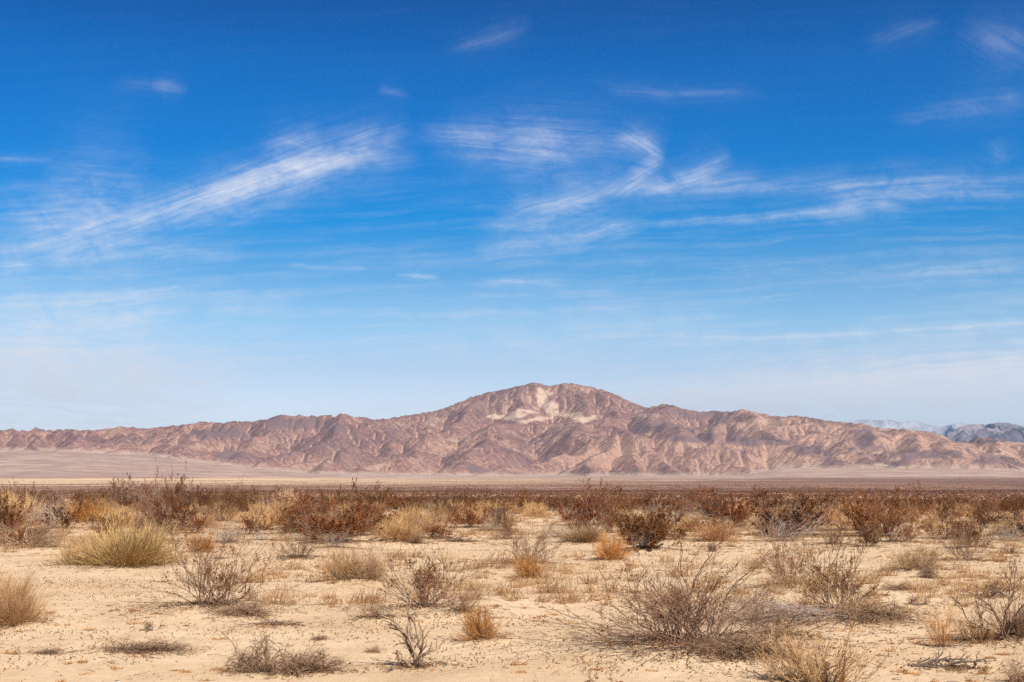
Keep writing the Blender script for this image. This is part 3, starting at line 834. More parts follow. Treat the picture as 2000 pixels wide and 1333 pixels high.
def lib(key, maker, **mats):
    parts = maker()
    out = []
    for nm, (co, q) in parts:
        me = mesh_np(key + '_' + nm, co, quads=q); me.materials.append(mats.get(nm, MATS[nm])); out.append((nm, me))
    LIB[key] = out
    return out


def zat(x, y): return float(ground_full(np.array(x), np.array(y)))


PLACED = []


def put(name, key, x, y, rz, s, label, cat, group=None, sz=None, z=None, mat=None):
    """a plant: an Empty at its base with one mesh per part"""
    e = bpy.data.objects.new(name, None); C.objects.link(e); e.empty_display_size = .2
    e.location = (x, y, (zat(x, y) if z is None else z) - .01); e.rotation_euler = (0, 0, rz); e.scale = (s, s, s if sz is None else sz)
    e['label'] = label; e['category'] = cat
    if group: e['group'] = group
    for nm, me in LIB[key]:
        o = bpy.data.objects.new(nm, me); C.objects.link(o); o.parent = e
        if mat and nm in mat:
            o.material_slots[0].link = 'OBJECT'; o.material_slots[0].material = mat[nm]
    PLACED.append((x, y, s))
    return e


# hand-read plants: type, base column, base row, width, height (photo pixels), label, optional overrides
UNIT = {}


def plants():
    # libraries (made at about 1 unit wide; scaled when set)
    lib('c_big', lambda: mk_creosote(11, 1.0, .42, 60, 9500, .0125, spread=(4, 84), l1=5, l2=5, thick=.5, skirts=30))
    for i in range(3): lib('c_open%d' % i, lambda i=i: mk_creosote(20 + i, 1.0, .66, 36, 8500, .0165, thick=.58, skirts=6, l1=5, l2=4))
    for i in range(3): lib('c_leafy%d' % i, lambda i=i: mk_creosote(30 + i, 1.0, .80, 34, 22000, .019, thick=.55, l1=6, l2=4, spread=(4, 70)))
    for i in range(3): lib('c_dense%d' % i, lambda i=i: mk_creosote(40 + i, 1.0, .78, 34, 38000, .021, thick=.5, l1=6, l2=4, spread=(4, 78)), foliage=LDARK)
    for i in range(2): lib('c_bare%d' % i, lambda i=i: mk_creosote(50 + i, 1.0, .60, 36, 1600, .018, thick=.65, skirts=5, l1=6, l2=5))
    for i in range(3): lib('bunch%d' % i, lambda i=i: mk_bunch(60 + i, 1.0, .62, 170, 6, 3, thick=1.0))
    for i in range(2): lib('wisp%d' % i, lambda i=i: mk_bunch(70 + i, 1.0, .75, 60, 6, 4, thick=.8, spread=(0, 60)))
    for i in range(2): lib('blade%d' % i, lambda i=i: mk_blades(80 + i, 1.0, .42, 1700))
    lib('dome', lambda: mk_blades(85, 1.0, .62, 1000, thick=1.0))
    for i in range(2): lib('heap%d' % i, lambda i=i: mk_heap(90 + i, 1.0, .32, n=60 + 30 * i, n1=14), twigs=BRWN)
    lib('twisted', lambda: mk_twisted(96, 1.0, .95, tk=1.15), twigs=PALEW)
    lib('twisted1', lambda: mk_twisted(97, 1.0, .62, 14, .6, 7, 6, (20, 80)), twigs=BRWN, thick_branches=GREYW)
    for i in range(3): lib('log%d' % i, lambda i=i: mk_deadlog(100 + i, 1.0, .16), twigs=DARKW)
    lib('fallen', lambda: mk_fallen(110, 1.0, .14), trunk=SILVW, twigs=SILVW)
    lib('sprig', lambda: mk_creosote(120, 1.0, 1.3, 7, 700, .045, spread=(2, 40), l1=4, l2=3, thick=.7))
    lib('thin', lambda: mk_creosote(121, 1.0, 1.2, 5, 24, .04, spread=(2, 45), l1=4, l2=3, thick=.6))
    H = {k: max(float(np.percentile([v.co.z for v in me.vertices][::7], 99)) for nm, me in v_) for k, v_ in LIB.items()}
    for r in ROWS:
        key, px, py, w, h, name, cat, label = r[:8]; ex = r[8] if len(r) > 8 else {}
        if py > 1333 and not ex.get('edge'): pass
        x, y = at(px, py)
        s = w / F * y; szz = h / F * y / H[key]
        k0 = key.split('0')[0][:2]
        fs = {'c_': (1.16, .92), 'bu': (1.15, .88), 'bl': (1.25, .80), 'do': (1.22, .80), 'wi': (1.2, .95), 'tw': (1.45, 1.3), 'sp': (1.2, 1.1), 'he': (1.12, 1.2)}.get(k0, (1, 1)); s *= fs[0]; szz *= fs[1]
        if ex.get('mound', 1) and w > 60: pass
        put(name, key, x, y, ex.get('rz', (px * 7.31) % 6.28), s, label, cat, ex.get('group'), sz=szz, mat=ex.get('mat'))


CB, SB = 'creosote_bush', 'desert_shrub'
cb, sb = 'creosote bush', 'shrub'
DK = {'foliage': LDARK}; OL = {'foliage': LOLIV}; GW = {'branches': SILVW}
ROWS = [
 # foreground
 ('c_big', 1352, 1272, 480, 218, CB, cb, 'widest grey stemmed creosote bush, its bare branches sprawling over the near sand', {'rz': .4}),
 ('c_bare0', 1515, 1258, 190, 80, CB, cb, 'arching bare branches spreading right out of the flank of the widest creosote bush', {'rz': .8}),
 ('c_open0', 412, 1192, 250, 165, CB, cb, 'open creosote bush with red brown leaves, alone on sand behind the collapsed dead heap'),
 ('c_open1', 832, 1196, 200, 150, CB, cb, 'greyish twiggy creosote bush directly behind the small bare twisted shrub'),
 ('c_open2', 1640, 1205, 190, 190, CB, cb, 'leafy open creosote bush standing behind the fallen silver branches'),
 ('c_open0', 1545, 1150, 130, 130, CB, cb, 'upright rusty leaved creosote bush touching the back left of the leafy open one', {'rz': 2.}),
 ('fallen', 1500, 1212, 420, 46, 'fallen_branches', 'dead branches', 'long pale silver branches lying fallen between two creosote bushes', {'rz': .1}),
 ('twisted', 812, 1303, 112, 112, 'twisted_shrub', 'dead shrub', 'small bare twisted shrub with thick pale contorted branches in the near foreground'),
 ('bunch0', 948, 1256, 92, 74, SB, sb, 'bright orange fan shaped shrub to the right of the bare twisted shrub', {'mat': {'twigs': ORNG}}),
 ('heap0', 500, 1312, 95, 66, 'dead_heap', 'dead shrub', 'arched heap of dead stems, left half of the collapsed pair near the bottom', {'rz': .2}),
 ('heap1', 590, 1314, 140, 44, 'dead_heap', 'dead shrub', 'low mat of tangled dead twigs, right half of the collapsed pair near the bottom', {'rz': -.1}),
 ('wisp0', 1600, 1345, 230, 125, SB, sb, 'feathery tan shrub cut by the bottom edge, in front of the widest creosote', {'mat': {'twigs': TAN}}),
 ('wisp1', 1545, 1330, 110, 70, SB, sb, 'small grey tan shrub left of the feathery one at the bottom edge', {'mat': {'twigs': GRTAN}}),
 ('wisp1', 1843, 1265, 66, 82, SB, sb, 'narrow upright orange tan shrub left of the big twiggy shrub at the right edge', {'mat': {'twigs': ORNG}}),
 ('twisted1', 1965, 1252, 150, 118, SB, sb, 'big twiggy shrub with dark woody stems cut by the right edge'),
 ('wisp0', 1905, 1252, 110, 72, SB, sb, 'low tan shrub leaning on the dark stemmed shrub at the right edge', {'mat': {'twigs': GRTAN}}),
 ('bunch1', 1990, 1250, 90, 80, SB, sb, 'dense brown tan shrub behind the dark stems at the right edge', {'mat': {'twigs': BRWN}}),
 ('dome', 18, 1222, 150, 92, SB, sb, 'straw coloured grassy dome cut by the left edge', {'mat': {'blades': TAN}}),
 ('bunch2', 2, 1205, 110, 90, SB, sb, 'taller tan twigs rising behind the straw dome at the left edge', {'mat': {'twigs': TAN}}),
 ('blade0', 215, 1108, 225, 88, SB, sb, 'wide olive green clump of stiff thin stems on the left sand'),
 ('bunch0', 668, 1141, 98, 70, SB, sb, 'tan round shrub with a dark hollow, left one of a touching pair', {'rz': 1, 'mat': {'twigs': TAN}}),
 ('bunch1', 722, 1141, 78, 66, SB, sb, 'brownish tan shrub on the right of the tan one with the dark hollow', {'mat': {'twigs': GRTAN}}),
 ('bunch2', 1192, 1098, 84, 58, SB, sb, 'orange tan shrub with a flat top in front of the dark dense creosote', {'mat': {'twigs': ORNG}}),
 ('bunch0', 1041, 1133, 78, 48, SB, sb, 'small orange tan dome in front of a grey creosote bush', {'rz': 3, 'mat': {'twigs': ORNG}}),
 ('c_bare0', 1028, 1108, 160, 92, CB, cb, 'grey open creosote bush right behind the small orange tan dome'),
 ('c_dense0', 1258, 1082, 150, 122, CB, cb, 'dark dense creosote bush with pale stems showing at its foot', {'mat': OL}),
 ('c_bare1', 1265, 1082, 90, 40, CB, cb, 'low bare stems sprawling right of the foot of the dark dense creosote bush', {'mat': GW}),
 ('c_dense1', 1140, 1030, 120, 84, CB, cb, 'brown creosote bush with grey lower stems, behind the low olive tan tuft', {'mat': {'branches': SILVW, 'foliage': LRED}}),
 ('blade1', 1142, 1062, 92, 38, SB, sb, 'low olive tan tuft in front of the brown creosote bush with grey lower stems', {'mat': {'blades': GRTAN}}),
 ('bunch1', 1790, 1118, 112, 50, SB, sb, 'grey tan shrub with a dark underside on the open right sand', {'mat': {'twigs': GRTAN}}),
 ('heap1', 1812, 1129, 46, 26, 'dead_heap', 'dead shrub', 'small black tangle at the foot of the grey tan shrub on the right sand'),
 ('heap0', 1762, 1152, 66, 16, 'dead_heap', 'dead shrub', 'flat grey dead mat on the sand below the grey tan shrub'),
 ('c_bare1', 1893, 1102, 132, 92, CB, cb, 'dark grey many stemmed creosote bush near the right side', {'rz': 1}),
 ('c_leafy0', 1900, 1075, 90, 70, CB, cb, 'brown leafy creosote bush rising behind the dark grey many stemmed one', {'mat': DK}),
 ('c_leafy1', 1745, 1064, 100, 84, CB, cb, 'brown and grey creosote bush between the pale twigs and the many stemmed bush'),
 ('c_leafy2', 1700, 1073, 66, 62, CB, cb, 'small dark creosote bush on the left shoulder of the brown and grey one', {'mat': DK}),
 ('c_bare0', 1630, 1068, 96, 46, CB, cb, 'low dark stemmed creosote bush behind the leafy open one', {'rz': 2}),
 ('c_dense0', 655, 1064, 170, 92, CB, cb, 'broad red brown creosote bush, the darkest mass left of centre', {'rz': 2, 'mat': {'foliage': LRED}}),
 ('c_leafy1', 700, 1052, 110, 84, CB, cb, 'brown creosote bush joined to the right of the broad red brown one', {'rz': 1}),
 ('c_dense2', 565, 1046, 70, 38, CB, cb, 'low rusty creosote bush at the left foot of the broad red brown one', {'mat': {'foliage': LRED}}),
 ('c_bare1', 585, 1096, 118, 62, CB, cb, 'thin leafless creosote bush in front of the broad red brown one', {'rz': 4}),
 ('c_bare0', 650, 1075, 90, 36, CB, cb, 'pale sprawling dead stems at the front foot of the broad red brown creosote bush', {'mat': GW}),
 ('bunch2', 775, 1062, 92, 50, SB, sb, 'tan round shrub right of the joined brown creosote bush', {'mat': {'twigs': TAN}}),
 ('bunch0', 810, 1064, 44, 26, SB, sb, 'low grey brown tuft at the right foot of the tan round shrub left of centre', {'mat': {'twigs': BRWN}}),
 ('dome', 808, 1034, 88, 52, SB, sb, 'bright golden shrub with a black shadowed right foot left of centre', {'mat': {'blades': GOLD}}),
 ('bunch1', 790, 1030, 60, 36, SB, sb, 'pale yellow shrub tucked against the left of the bright golden one', {'mat': {'twigs': GOLD}}),
 ('c_dense1', 920, 1035, 72, 50, CB, cb, 'round dark red creosote bush just left of centre, standing alone', {'rz': 3, 'mat': {'foliage': LRED}}),
 ('c_bare1', 948, 1040, 60, 26, CB, cb, 'low grey stems trailing right of the round dark red creosote bush', {'rz': 5, 'mat': GW}),
 ('c_bare0', 305, 1064, 120, 74, CB, cb, 'grey brown tangled creosote bush right behind the olive clump', {'mat': {'branches': GREYW}}),
 ('c_leafy2', 285, 1045, 90, 62, CB, cb, 'reddish brown creosote bush behind the grey brown tangled one', {'rz': 1}),
 ('twisted1', 45, 1066, 110, 60, CB, cb, 'dead grey crooked creosote bush near the left edge'),
 ('c_bare1', 95, 1074, 80, 52, CB, cb, 'leafless dark creosote bush between the crooked dead one and the olive clump', {'rz': 2}),
 ('thin', 95, 1062, 46, 80, CB, cb, 'tall thin silver dead branch standing in the leafless dark bush', {'mat': GW}),
 ('bunch2', 385, 1082, 62, 44, SB, sb, 'orange shrub right of the grey brown tangled creosote bush', {'rz': 2, 'mat': {'twigs': ORNG}}),
 ('thin', 430, 1092, 50, 66, CB, cb, 'thin bare upright stems beside the orange shrub behind the lone open creosote bush'),
 ('bunch0', 172, 1022, 84, 46, SB, sb, 'orange gold round shrub in the left back row'  , {'rz': 4, 'mat': {'twigs': ORNG}}),
 ('dome', 198, 1008, 60, 40, SB, sb, 'pale gold shrub touching the right of the orange gold round one', {'rz': 1, 'mat': {'blades': GOLD}}),
 ('dome', 28, 1015, 98, 56, SB, sb, 'big golden dome at the left edge behind the crooked dead bush', {'rz': 2, 'mat': {'blades': GOLD}}),
 ('c_leafy0', 22, 1022, 60, 30, CB, cb, 'dark low creosote bush in front of the big golden dome at the left edge', {'rz': 2, 'mat': DK}),
 ('bunch1', 235, 1010, 44, 26, SB, sb, 'small grey tan tuft between the gold shrubs and the tall dark creosotes', {'mat': {'twigs': GRTAN}}),
 ('c_leafy1', 342, 1006, 96, 92, CB, cb, 'tallest dark creosote bush, its top sprig rising above the plain', {'rz': 3, 'mat': DK}),
 ('sprig', 340, 985, 40, 72, CB, cb, 'single high leafy sprig behind the tallest dark creosote bush', {'mat': DK}),
 ('c_leafy2', 243, 1000, 88, 72, CB, cb, 'tall dark creosote bush with silver stems left of the tallest one', {'rz': 4, 'mat': {'foliage': LDARK, 'branches': SILVW}}),
 ('c_bare0', 262, 1004, 60, 58, CB, cb, 'leaning silver stemmed dead creosote bush among the tall dark ones', {'rz': 4, 'mat': GW}),
 ('c_dense2', 390, 1003, 70, 62, CB, cb, 'dense dark creosote bush right of the tallest one', {'rz': 5}),
 ('c_bare1', 432, 1022, 106, 42, CB, cb, 'low grey tan leafless bush right of the tall dark creosotes', {'rz': 3}),
 ('c_dense0', 476, 990, 44, 32, CB, cb, 'small black looking creosote bush left of the pale gold shrubs', {'rz': 1}),
 ('dome', 505, 995, 56, 32, SB, sb, 'yellow gold shrub right of the small black looking creosote', {'rz': 3, 'mat': {'blades': GOLD}}),
 ('bunch0', 572, 1005, 76, 50, SB, sb, 'large pale straw shrub standing high in the back row left of centre', {'rz': 2, 'mat': {'twigs': GRTAN}}),
 ('dome', 545, 1024, 84, 46, SB, sb, 'pale straw shrub in front of the large pale straw one', {'rz': 5, 'mat': {'blades': TAN}}),
 ('bunch2', 610, 990, 50, 26, SB, sb, 'small straw shrub right of the large pale straw one', {'rz': 1, 'mat': {'twigs': TAN}}),
 ('dome', 662, 988, 60, 24, SB, sb, 'yellow olive shrub peeping over the broad red brown creosote', {'mat': {'blades': OLIV}}),
 ('c_dense1', 742, 998, 100, 50, CB, cb, 'olive brown creosote bush above the golden shrubs left of centre', {'rz': 2, 'mat': OL}),
 ('bunch1', 886, 1007, 54, 28, SB, sb, 'tan gold shrub behind the round dark red creosote', {'rz': 2, 'mat': {'twigs': GOLD}}),
 ('dome', 855, 1000, 44, 20, SB, sb, 'small olive shrub left of the tan gold one', {'rz': 2, 'mat': {'blades': OLIV}}),
 ('bunch0', 977, 1008, 54, 24, SB, sb, 'low pale tan shrub at the centre of the back row', {'rz': 2, 'mat': {'twigs': GOLD}}),
 ('bunch2', 1040, 1002, 46, 24, SB, sb, 'low golden shrub left of the brown creosote with grey lower stems', {'rz': 2, 'mat': {'twigs': GOLD}}),
 ('c_dense2', 1000, 998, 60, 38, CB, cb, 'dark brown creosote bush between the two low golden shrubs of the centre', {'rz': 2}),
 ('bunch1', 1392, 1050, 50, 28, SB, sb, 'bright orange tuft right of the dark dense creosote', {'rz': 3, 'mat': {'twigs': ORNG}}),
 ('c_bare0', 1432, 1050, 76, 44, CB, cb, 'grey brown leafless bush right of the bright orange tuft', {'rz': 1}),
 ('bunch0', 1394, 1079, 26, 24, SB, sb, 'tiny brown upright tuft on bare sand below the bright orange tuft', {'rz': 3, 'mat': {'twigs': BRWN}}),
 ('wisp1', 1427, 1069, 30, 14, SB, sb, 'tiny grey twig tuft on bare sand right of the tiny brown one', {'rz': 3, 'mat': {'twigs': GRTAN}}),
 ('c_dense1', 1395, 1018, 110, 56, CB, cb, 'brown creosote bush with grey base behind the bright orange tuft', {'rz': 1, 'mat': {'branches': SILVW}}),
 ('c_leafy0', 1330, 1022, 80, 60, CB, cb, 'mauve grey creosote bush right behind the dark dense one', {'mat': {'branches': SILVW}}),
 ('c_leafy1', 1215, 1020, 90, 58, CB, cb, 'brown creosote bush filling the gap behind the dark dense one', {'rz': 4}),
 ('wisp0', 1600, 1022, 90, 52, SB, sb, 'pale pinkish tan feathery shrub in the right back row', {'rz': 1, 'mat': {'twigs': GRTAN}}),
 ('wisp1', 1650, 1036, 96, 54, SB, sb, 'pale tan feathery shrub in front of the pinkish one in the right back row', {'rz': 1, 'mat': {'twigs': TAN}}),
 ('wisp0', 1690, 1015, 60, 44, SB, sb, 'tan feathery shrub behind the small dark creosote on the right', {'rz': 3, 'mat': {'twigs': TAN}}),
 ('wisp1', 1780, 1020, 60, 46, SB, sb, 'pale tan shrub left of the two small golden tufts on the right', {'rz': 3, 'mat': {'twigs': TAN}}),
 ('dome', 1812, 1032, 34, 24, SB, sb, 'small golden tuft, left of the pair on the right sand', {'rz': 3, 'mat': {'blades': GOLD}}),
 ('dome', 1836, 1033, 24, 17, SB, sb, 'smaller golden tuft, right of the pair on the right sand', {'rz': 1, 'mat': {'blades': GOLD}}),
 ('dome', 1966, 1048, 60, 34, SB, sb, 'golden tan dome near the right edge', {'rz': 4, 'mat': {'blades': GOLD}}),
 ('wisp0', 1975, 1020, 62, 30, SB, sb, 'pale straw shrub behind the golden tan dome near the right edge', {'rz': 4, 'mat': {'twigs': TAN}}),
 ('wisp1', 1975, 1082, 44, 22, CB, cb, 'small grey twiggy bush on sand below the golden tan dome', {'rz': 2, 'mat': {'twigs': BRWN}}),
 ('c_leafy2', 1500, 1045, 70, 44, CB, cb, 'low brown creosote bush behind the upright rusty leaved one', {'rz': 2}),
 ('wisp0', 1452, 1010, 60, 34, SB, sb, 'pale straw feathery shrub in the back row above the grey brown leafless bush', {'rz': 2, 'mat': {'twigs': TAN}}),
 ('sprig', 1165, 1354, 70, 58, 'seedling', 'plant', 'small leafy sprigs poking up at the bottom edge left of the widest creosote', {'rz': 1}),
 ('sprig', 1212, 1350, 44, 46, 'seedling', 'plant', 'short leafy sprig at the bottom edge nearest the widest creosote', {'rz': 2}),
 ('sprig', 1052, 1347, 22, 26, 'seedling', 'plant', 'tiny leafy sprig at the bottom edge, leftmost but one', {'rz': 3}),
 ('sprig', 968, 1344, 22, 24, 'seedling', 'plant', 'tiny leafy sprig at the bottom edge below the orange fan shaped shrub', {'rz': 3}),
 ('thin', 1123, 1267, 26, 46, 'seedling', 'plant', 'thin wiry sprig standing alone left of the widest creosote bush'),
 ('thin', 1910, 1345, 70, 48, 'seedling', 'plant', 'bare wiry stems poking up at the bottom edge on the right'),
 ('heap0', 1990, 1335, 66, 44, 'dead_heap', 'dead shrub', 'dark round dead tangle in the bottom right corner'),
 ('log0', 1858, 1308, 150, 42, 'dead_branch', 'dead branch', 'gnarled pile of dark dead wood low on the right with a long tail', {'rz': -.35}),
 ('log1', 1945, 1166, 76, 30, 'dead_branch', 'dead branch', 'black weathered stump like branch with a raised fork on the far right sand', {'rz': .1}),
 ('log2', 1800, 1182, 62, 18, 'dead_branch', 'dead branch', 'flat black branch on the sand below the grey dead mat', {'rz': -.1}),
 ('log0', 1845, 1176, 18, 5, 'dead_branch', 'dead branch', 'tiny black stick lying alone between the flat branch and the forked branch', {'rz': -.3}),
 ('log1', 1808, 1204, 22, 12, 'dead_branch', 'dead branch', 'small dark forked stick on the sand right of the fallen silver branches', {'rz': .5}),
 ('log1', 905, 1058, 90, 12, 'dead_branch', 'dead branch', 'flat dark twigs on the sand below the round dark red creosote', {'rz': 0}),
 ('log2', 305, 1232, 60, 20, 'dead_branch', 'dead branch', 'dark curled twig on the sand in front of the lone open creosote bush', {'rz': .2}),
 ('log0', 540, 1222, 120, 14, 'dead_branch', 'dead branch', 'thin crooked branch lying behind the dark arched heap', {'rz': -.15}),
 ('heap1', 280, 1271, 150, 17, 'dead_heap', 'dead shrub', 'long low line of grey dead twigs on the lower left sand', {'rz': .05}),
 ('heap0', 95, 1278, 70, 12, 'dead_heap', 'dead shrub', 'flat grey patch of dead twigs on the lower left corner sand', {'rz': .1}),
 ('heap0', 730, 1276, 34, 14, 'dead_heap', 'dead shrub', 'little grey patch of dead twigs left of the bare twisted shrub', {'rz': .1}),
 ('heap1', 622, 1250, 34, 10, 'dead_heap', 'dead shrub', 'little faint patch of dead twigs behind the low dark mat', {'rz': .4}),
 ('c_bare1', 745, 1214, 100, 40, CB, cb, 'collapsed grey dead twigs at the left foot of the greyish twiggy creosote', {'rz': 3}),
 ('c_bare0', 905, 1206, 100, 50, CB, cb, 'low dead grey branches at the right foot of the greyish twiggy creosote', {'rz': 3}),
 ('heap1', 1700, 1215, 150, 34, 'dead_heap', 'dead shrub', 'dark dead stems trailing right from the leafy open creosote bush', {'rz': -.1}),
 ('heap1', 1450, 1290, 200, 40, 'dead_heap', 'dead shrub', 'dark dead twig mat under the right side of the widest creosote bush', {'rz': -.2}),
 ('heap0', 480, 1204, 120, 24, 'dead_heap', 'dead shrub', 'brown dead twig mat under the right side of the lone open creosote bush', {'rz': -.1}),
]
for r in ROWS:
    if r[0][:2] in ('c_', 'bu', 'do', 'bl') and r[3] > 45:
        x, y = at(r[1], min(r[2], 1340)); w = r[3] / F * y
        MOUNDS.append((x, y, w * .75, min(.10, .05 * w + .02)))


def scatter_field():
    """the rest of the individual shrubs, then the uncountable scrub"""
    g = np.random.default_rng(99)
    taken = [(x, y, s) for x, y, s in PLACED]
    def ok(x, y, r):
        for (a, b, s) in taken:
            if (a - x) ** 2 + (b - y) ** 2 < (r + s * .35) ** 2: return False
        return True
    kinds = {
        'dark': (['c_dense0', 'c_dense1', 'c_dense2', 'c_leafy0', 'c_leafy1'], DK, CB, cb),
        'red': (['c_dense0', 'c_leafy1', 'c_leafy2', 'c_dense2'], {'foliage': LRED}, CB, cb),
        'olive': (['c_dense1', 'c_leafy0'], OL, CB, cb),
        'gray': (['c_bare0', 'c_bare1'], {'branches': SILVW}, CB, cb),
        'gold': (['dome', 'bunch1', 'bunch2', 'bunch0'], {'blades': GOLD, 'twigs': GOLD}, SB, sb),
        'tan': (['wisp0', 'wisp1', 'bunch0', 'bunch2'], {'twigs': TAN}, SB, sb)}
    LB = {'dark': 'dark brown creosote bush', 'red': 'rust brown creosote bush', 'olive': 'olive brown creosote bush', 'gray': 'bare grey creosote bush', 'gold': 'rounded golden shrub', 'tan': 'pale tan feathery shrub'}
    GR = {'dark': 'dark brown creosotes', 'red': 'rust brown creosotes', 'olive': 'olive brown creosotes', 'gray': 'bare grey creosotes', 'gold': 'golden shrubs', 'tan': 'tan feathery shrubs'}
    n = 0
    used = set()
    for tries in range(30000):
        if n >= 400: break
        px = g.uniform(-60, 2060)
        # back belt: rows 1000..984 left to right
        if n < 175 and g.uniform() < .28: px = g.uniform(-60, 520)
        if n < 175: py = g.uniform(986, 1010) if px < 520 else g.uniform(988, 1004)
        else: py = 999 + 62 * g.uniform(0, 1) ** 1.9
        if px > 1000 and n < 175: py -= 1
        X, Y = at(px, py)
        if n < 175:
            k = g.choice(['dark', 'red', 'olive', 'gray', 'tan'], p=[.52, .24, .12, .07, .05]); w = g.uniform(1.3, 2.6) * (1.25 if px < 520 else 1); rt = g.uniform(.42, .62) * (1.15 if px < 520 else .84)
        else:
            k = g.choice(['dark', 'red', 'gray', 'gold', 'tan'], p=[.30, .40, .08, .09, .13] if n < 300 else [.24, .28, .04, .16, .28]); w = g.uniform(1.0, 2.8); rt = g.uniform(.40, .56)
            if 1010 < px < 1100 and py > 1010: continue
            if k == 'gold' and 1060 < px < 1760: k = 'tan'
        if k in ('dark', 'red') and not n < 175: w *= 1.15
        if k in ('gold', 'tan'): w = min(w, 2.0); rt = min(rt, .5) * .82
        if not ok(X, Y, w * .16): continue
        keys, mt, nm, ct = kinds[k]; key = keys[g.integers(len(keys))]
        belt = n < 175
        mk = ['the big golden dome', 'the orange gold shrubs', 'the tallest creosote', 'the black looking creosote', 'the large straw shrub', 'the broad red creosote', 'the bright golden shrub', 'the round dark red creosote',
              'the low centre shrubs', 'the silver stemmed creosote', 'the dark dense creosote', 'the bright orange tuft', 'the rusty upright creosote', 'the pinkish feathery shrub', 'the small dark creosote', 'the golden tuft pair', 'the golden tan dome'][int(np.argmin(np.abs(np.array([28, 180, 342, 476, 572, 660, 808, 920, 1010, 1140, 1260, 1393, 1500, 1600, 1700, 1822, 1966]) - px)))]
        szw = ('tall ' if rt > .58 else 'low ' if rt < .47 else '') + ('broad ' if w > 2.3 else 'narrow ' if w < 1.6 else '') if belt else (('larger ' if w > 1.6 else 'smaller ') + ('flat ' if rt < .4 else 'upright ' if rt > .52 else ''))
        lab = szw + LB[k] + (' in the back belt behind ' if belt else ' in middle rows near ') + mk
        if lab in used: continue
        used.add(lab)
        grp = GR[k] + (' of the back belt' if belt else ' of the middle rows')
        put(nm, key, X, Y, g.uniform(0, 6.28), w, lab, ct, grp, sz=w * rt / {'c': .78, 'd': .62, 'b': .62, 'w': .75}[key[0]], mat=mt)
        taken.append((X, Y, w)); n += 1


def low_bush(g, n, nq):
    """many small leafy puffs: nq tilted leaf faces per bush around a squashed dome"""
    a = g.uniform(0, 2 * np.pi, (n, nq)); z = g.uniform(.05, 1, (n, nq)); rr = np.sqrt(np.clip(1 - z * z, 0, 1)) * g.uniform(.45, 1, (n, nq)) * .62 + .05
    p = np.stack([rr * np.cos(a), rr * np.sin(a), z * g.uniform(.5, .95, (n, nq))], -1)
    d = nrm(p * [1, 1, .8] + g.normal(0, .45, (n, nq, 3))); s = nrm(np.cross(d, g.normal(0, 1, (n, nq, 3))))
    return p, d, s


def scrub_mass(name, mat, n, r0, r1, w0, w1, nq, size, seed, clump=.0, hz=.85):
    g = np.random.default_rng(seed)
    r = np.sqrt(g.uniform(r0 ** 2, r1 ** 2, n * 2)) if r1 < 800 else np.exp(g.uniform(np.log(r0), np.log(r1), n * 2))
    az = np.radians(g.uniform(-27, 27, n * 2)); x = r * np.sin(az); y = r * np.cos(az)
    f = fbm(x / 60, y / 60, 3, seed) + g.uniform(-.3, .3, n * 2)
    k = f > np.median(f) if clump else np.arange(n * 2) < n
    x, y = x[k], y[k]; n = len(x)
    z = ground_base(x, y); w = g.uniform(w0, w1, n)
    P, d, s = low_bush(g, n, nq)
    base = np.stack([x, y, z], -1)[:, None]; W_ = w[:, None, None] * np.array([1, 1, hz])
    c = base + P * W_; l = size * w[:, None, None]
    co = np.stack([c - d * l * .5, c + s * l * .35, c + d * l * .6, c - s * l * .35], 2)
    me = mesh_np(name, co.reshape(-1, 3), np.arange(n * nq * 4).reshape(-1, 4))
    return obj(name, me, mat, kind='stuff')


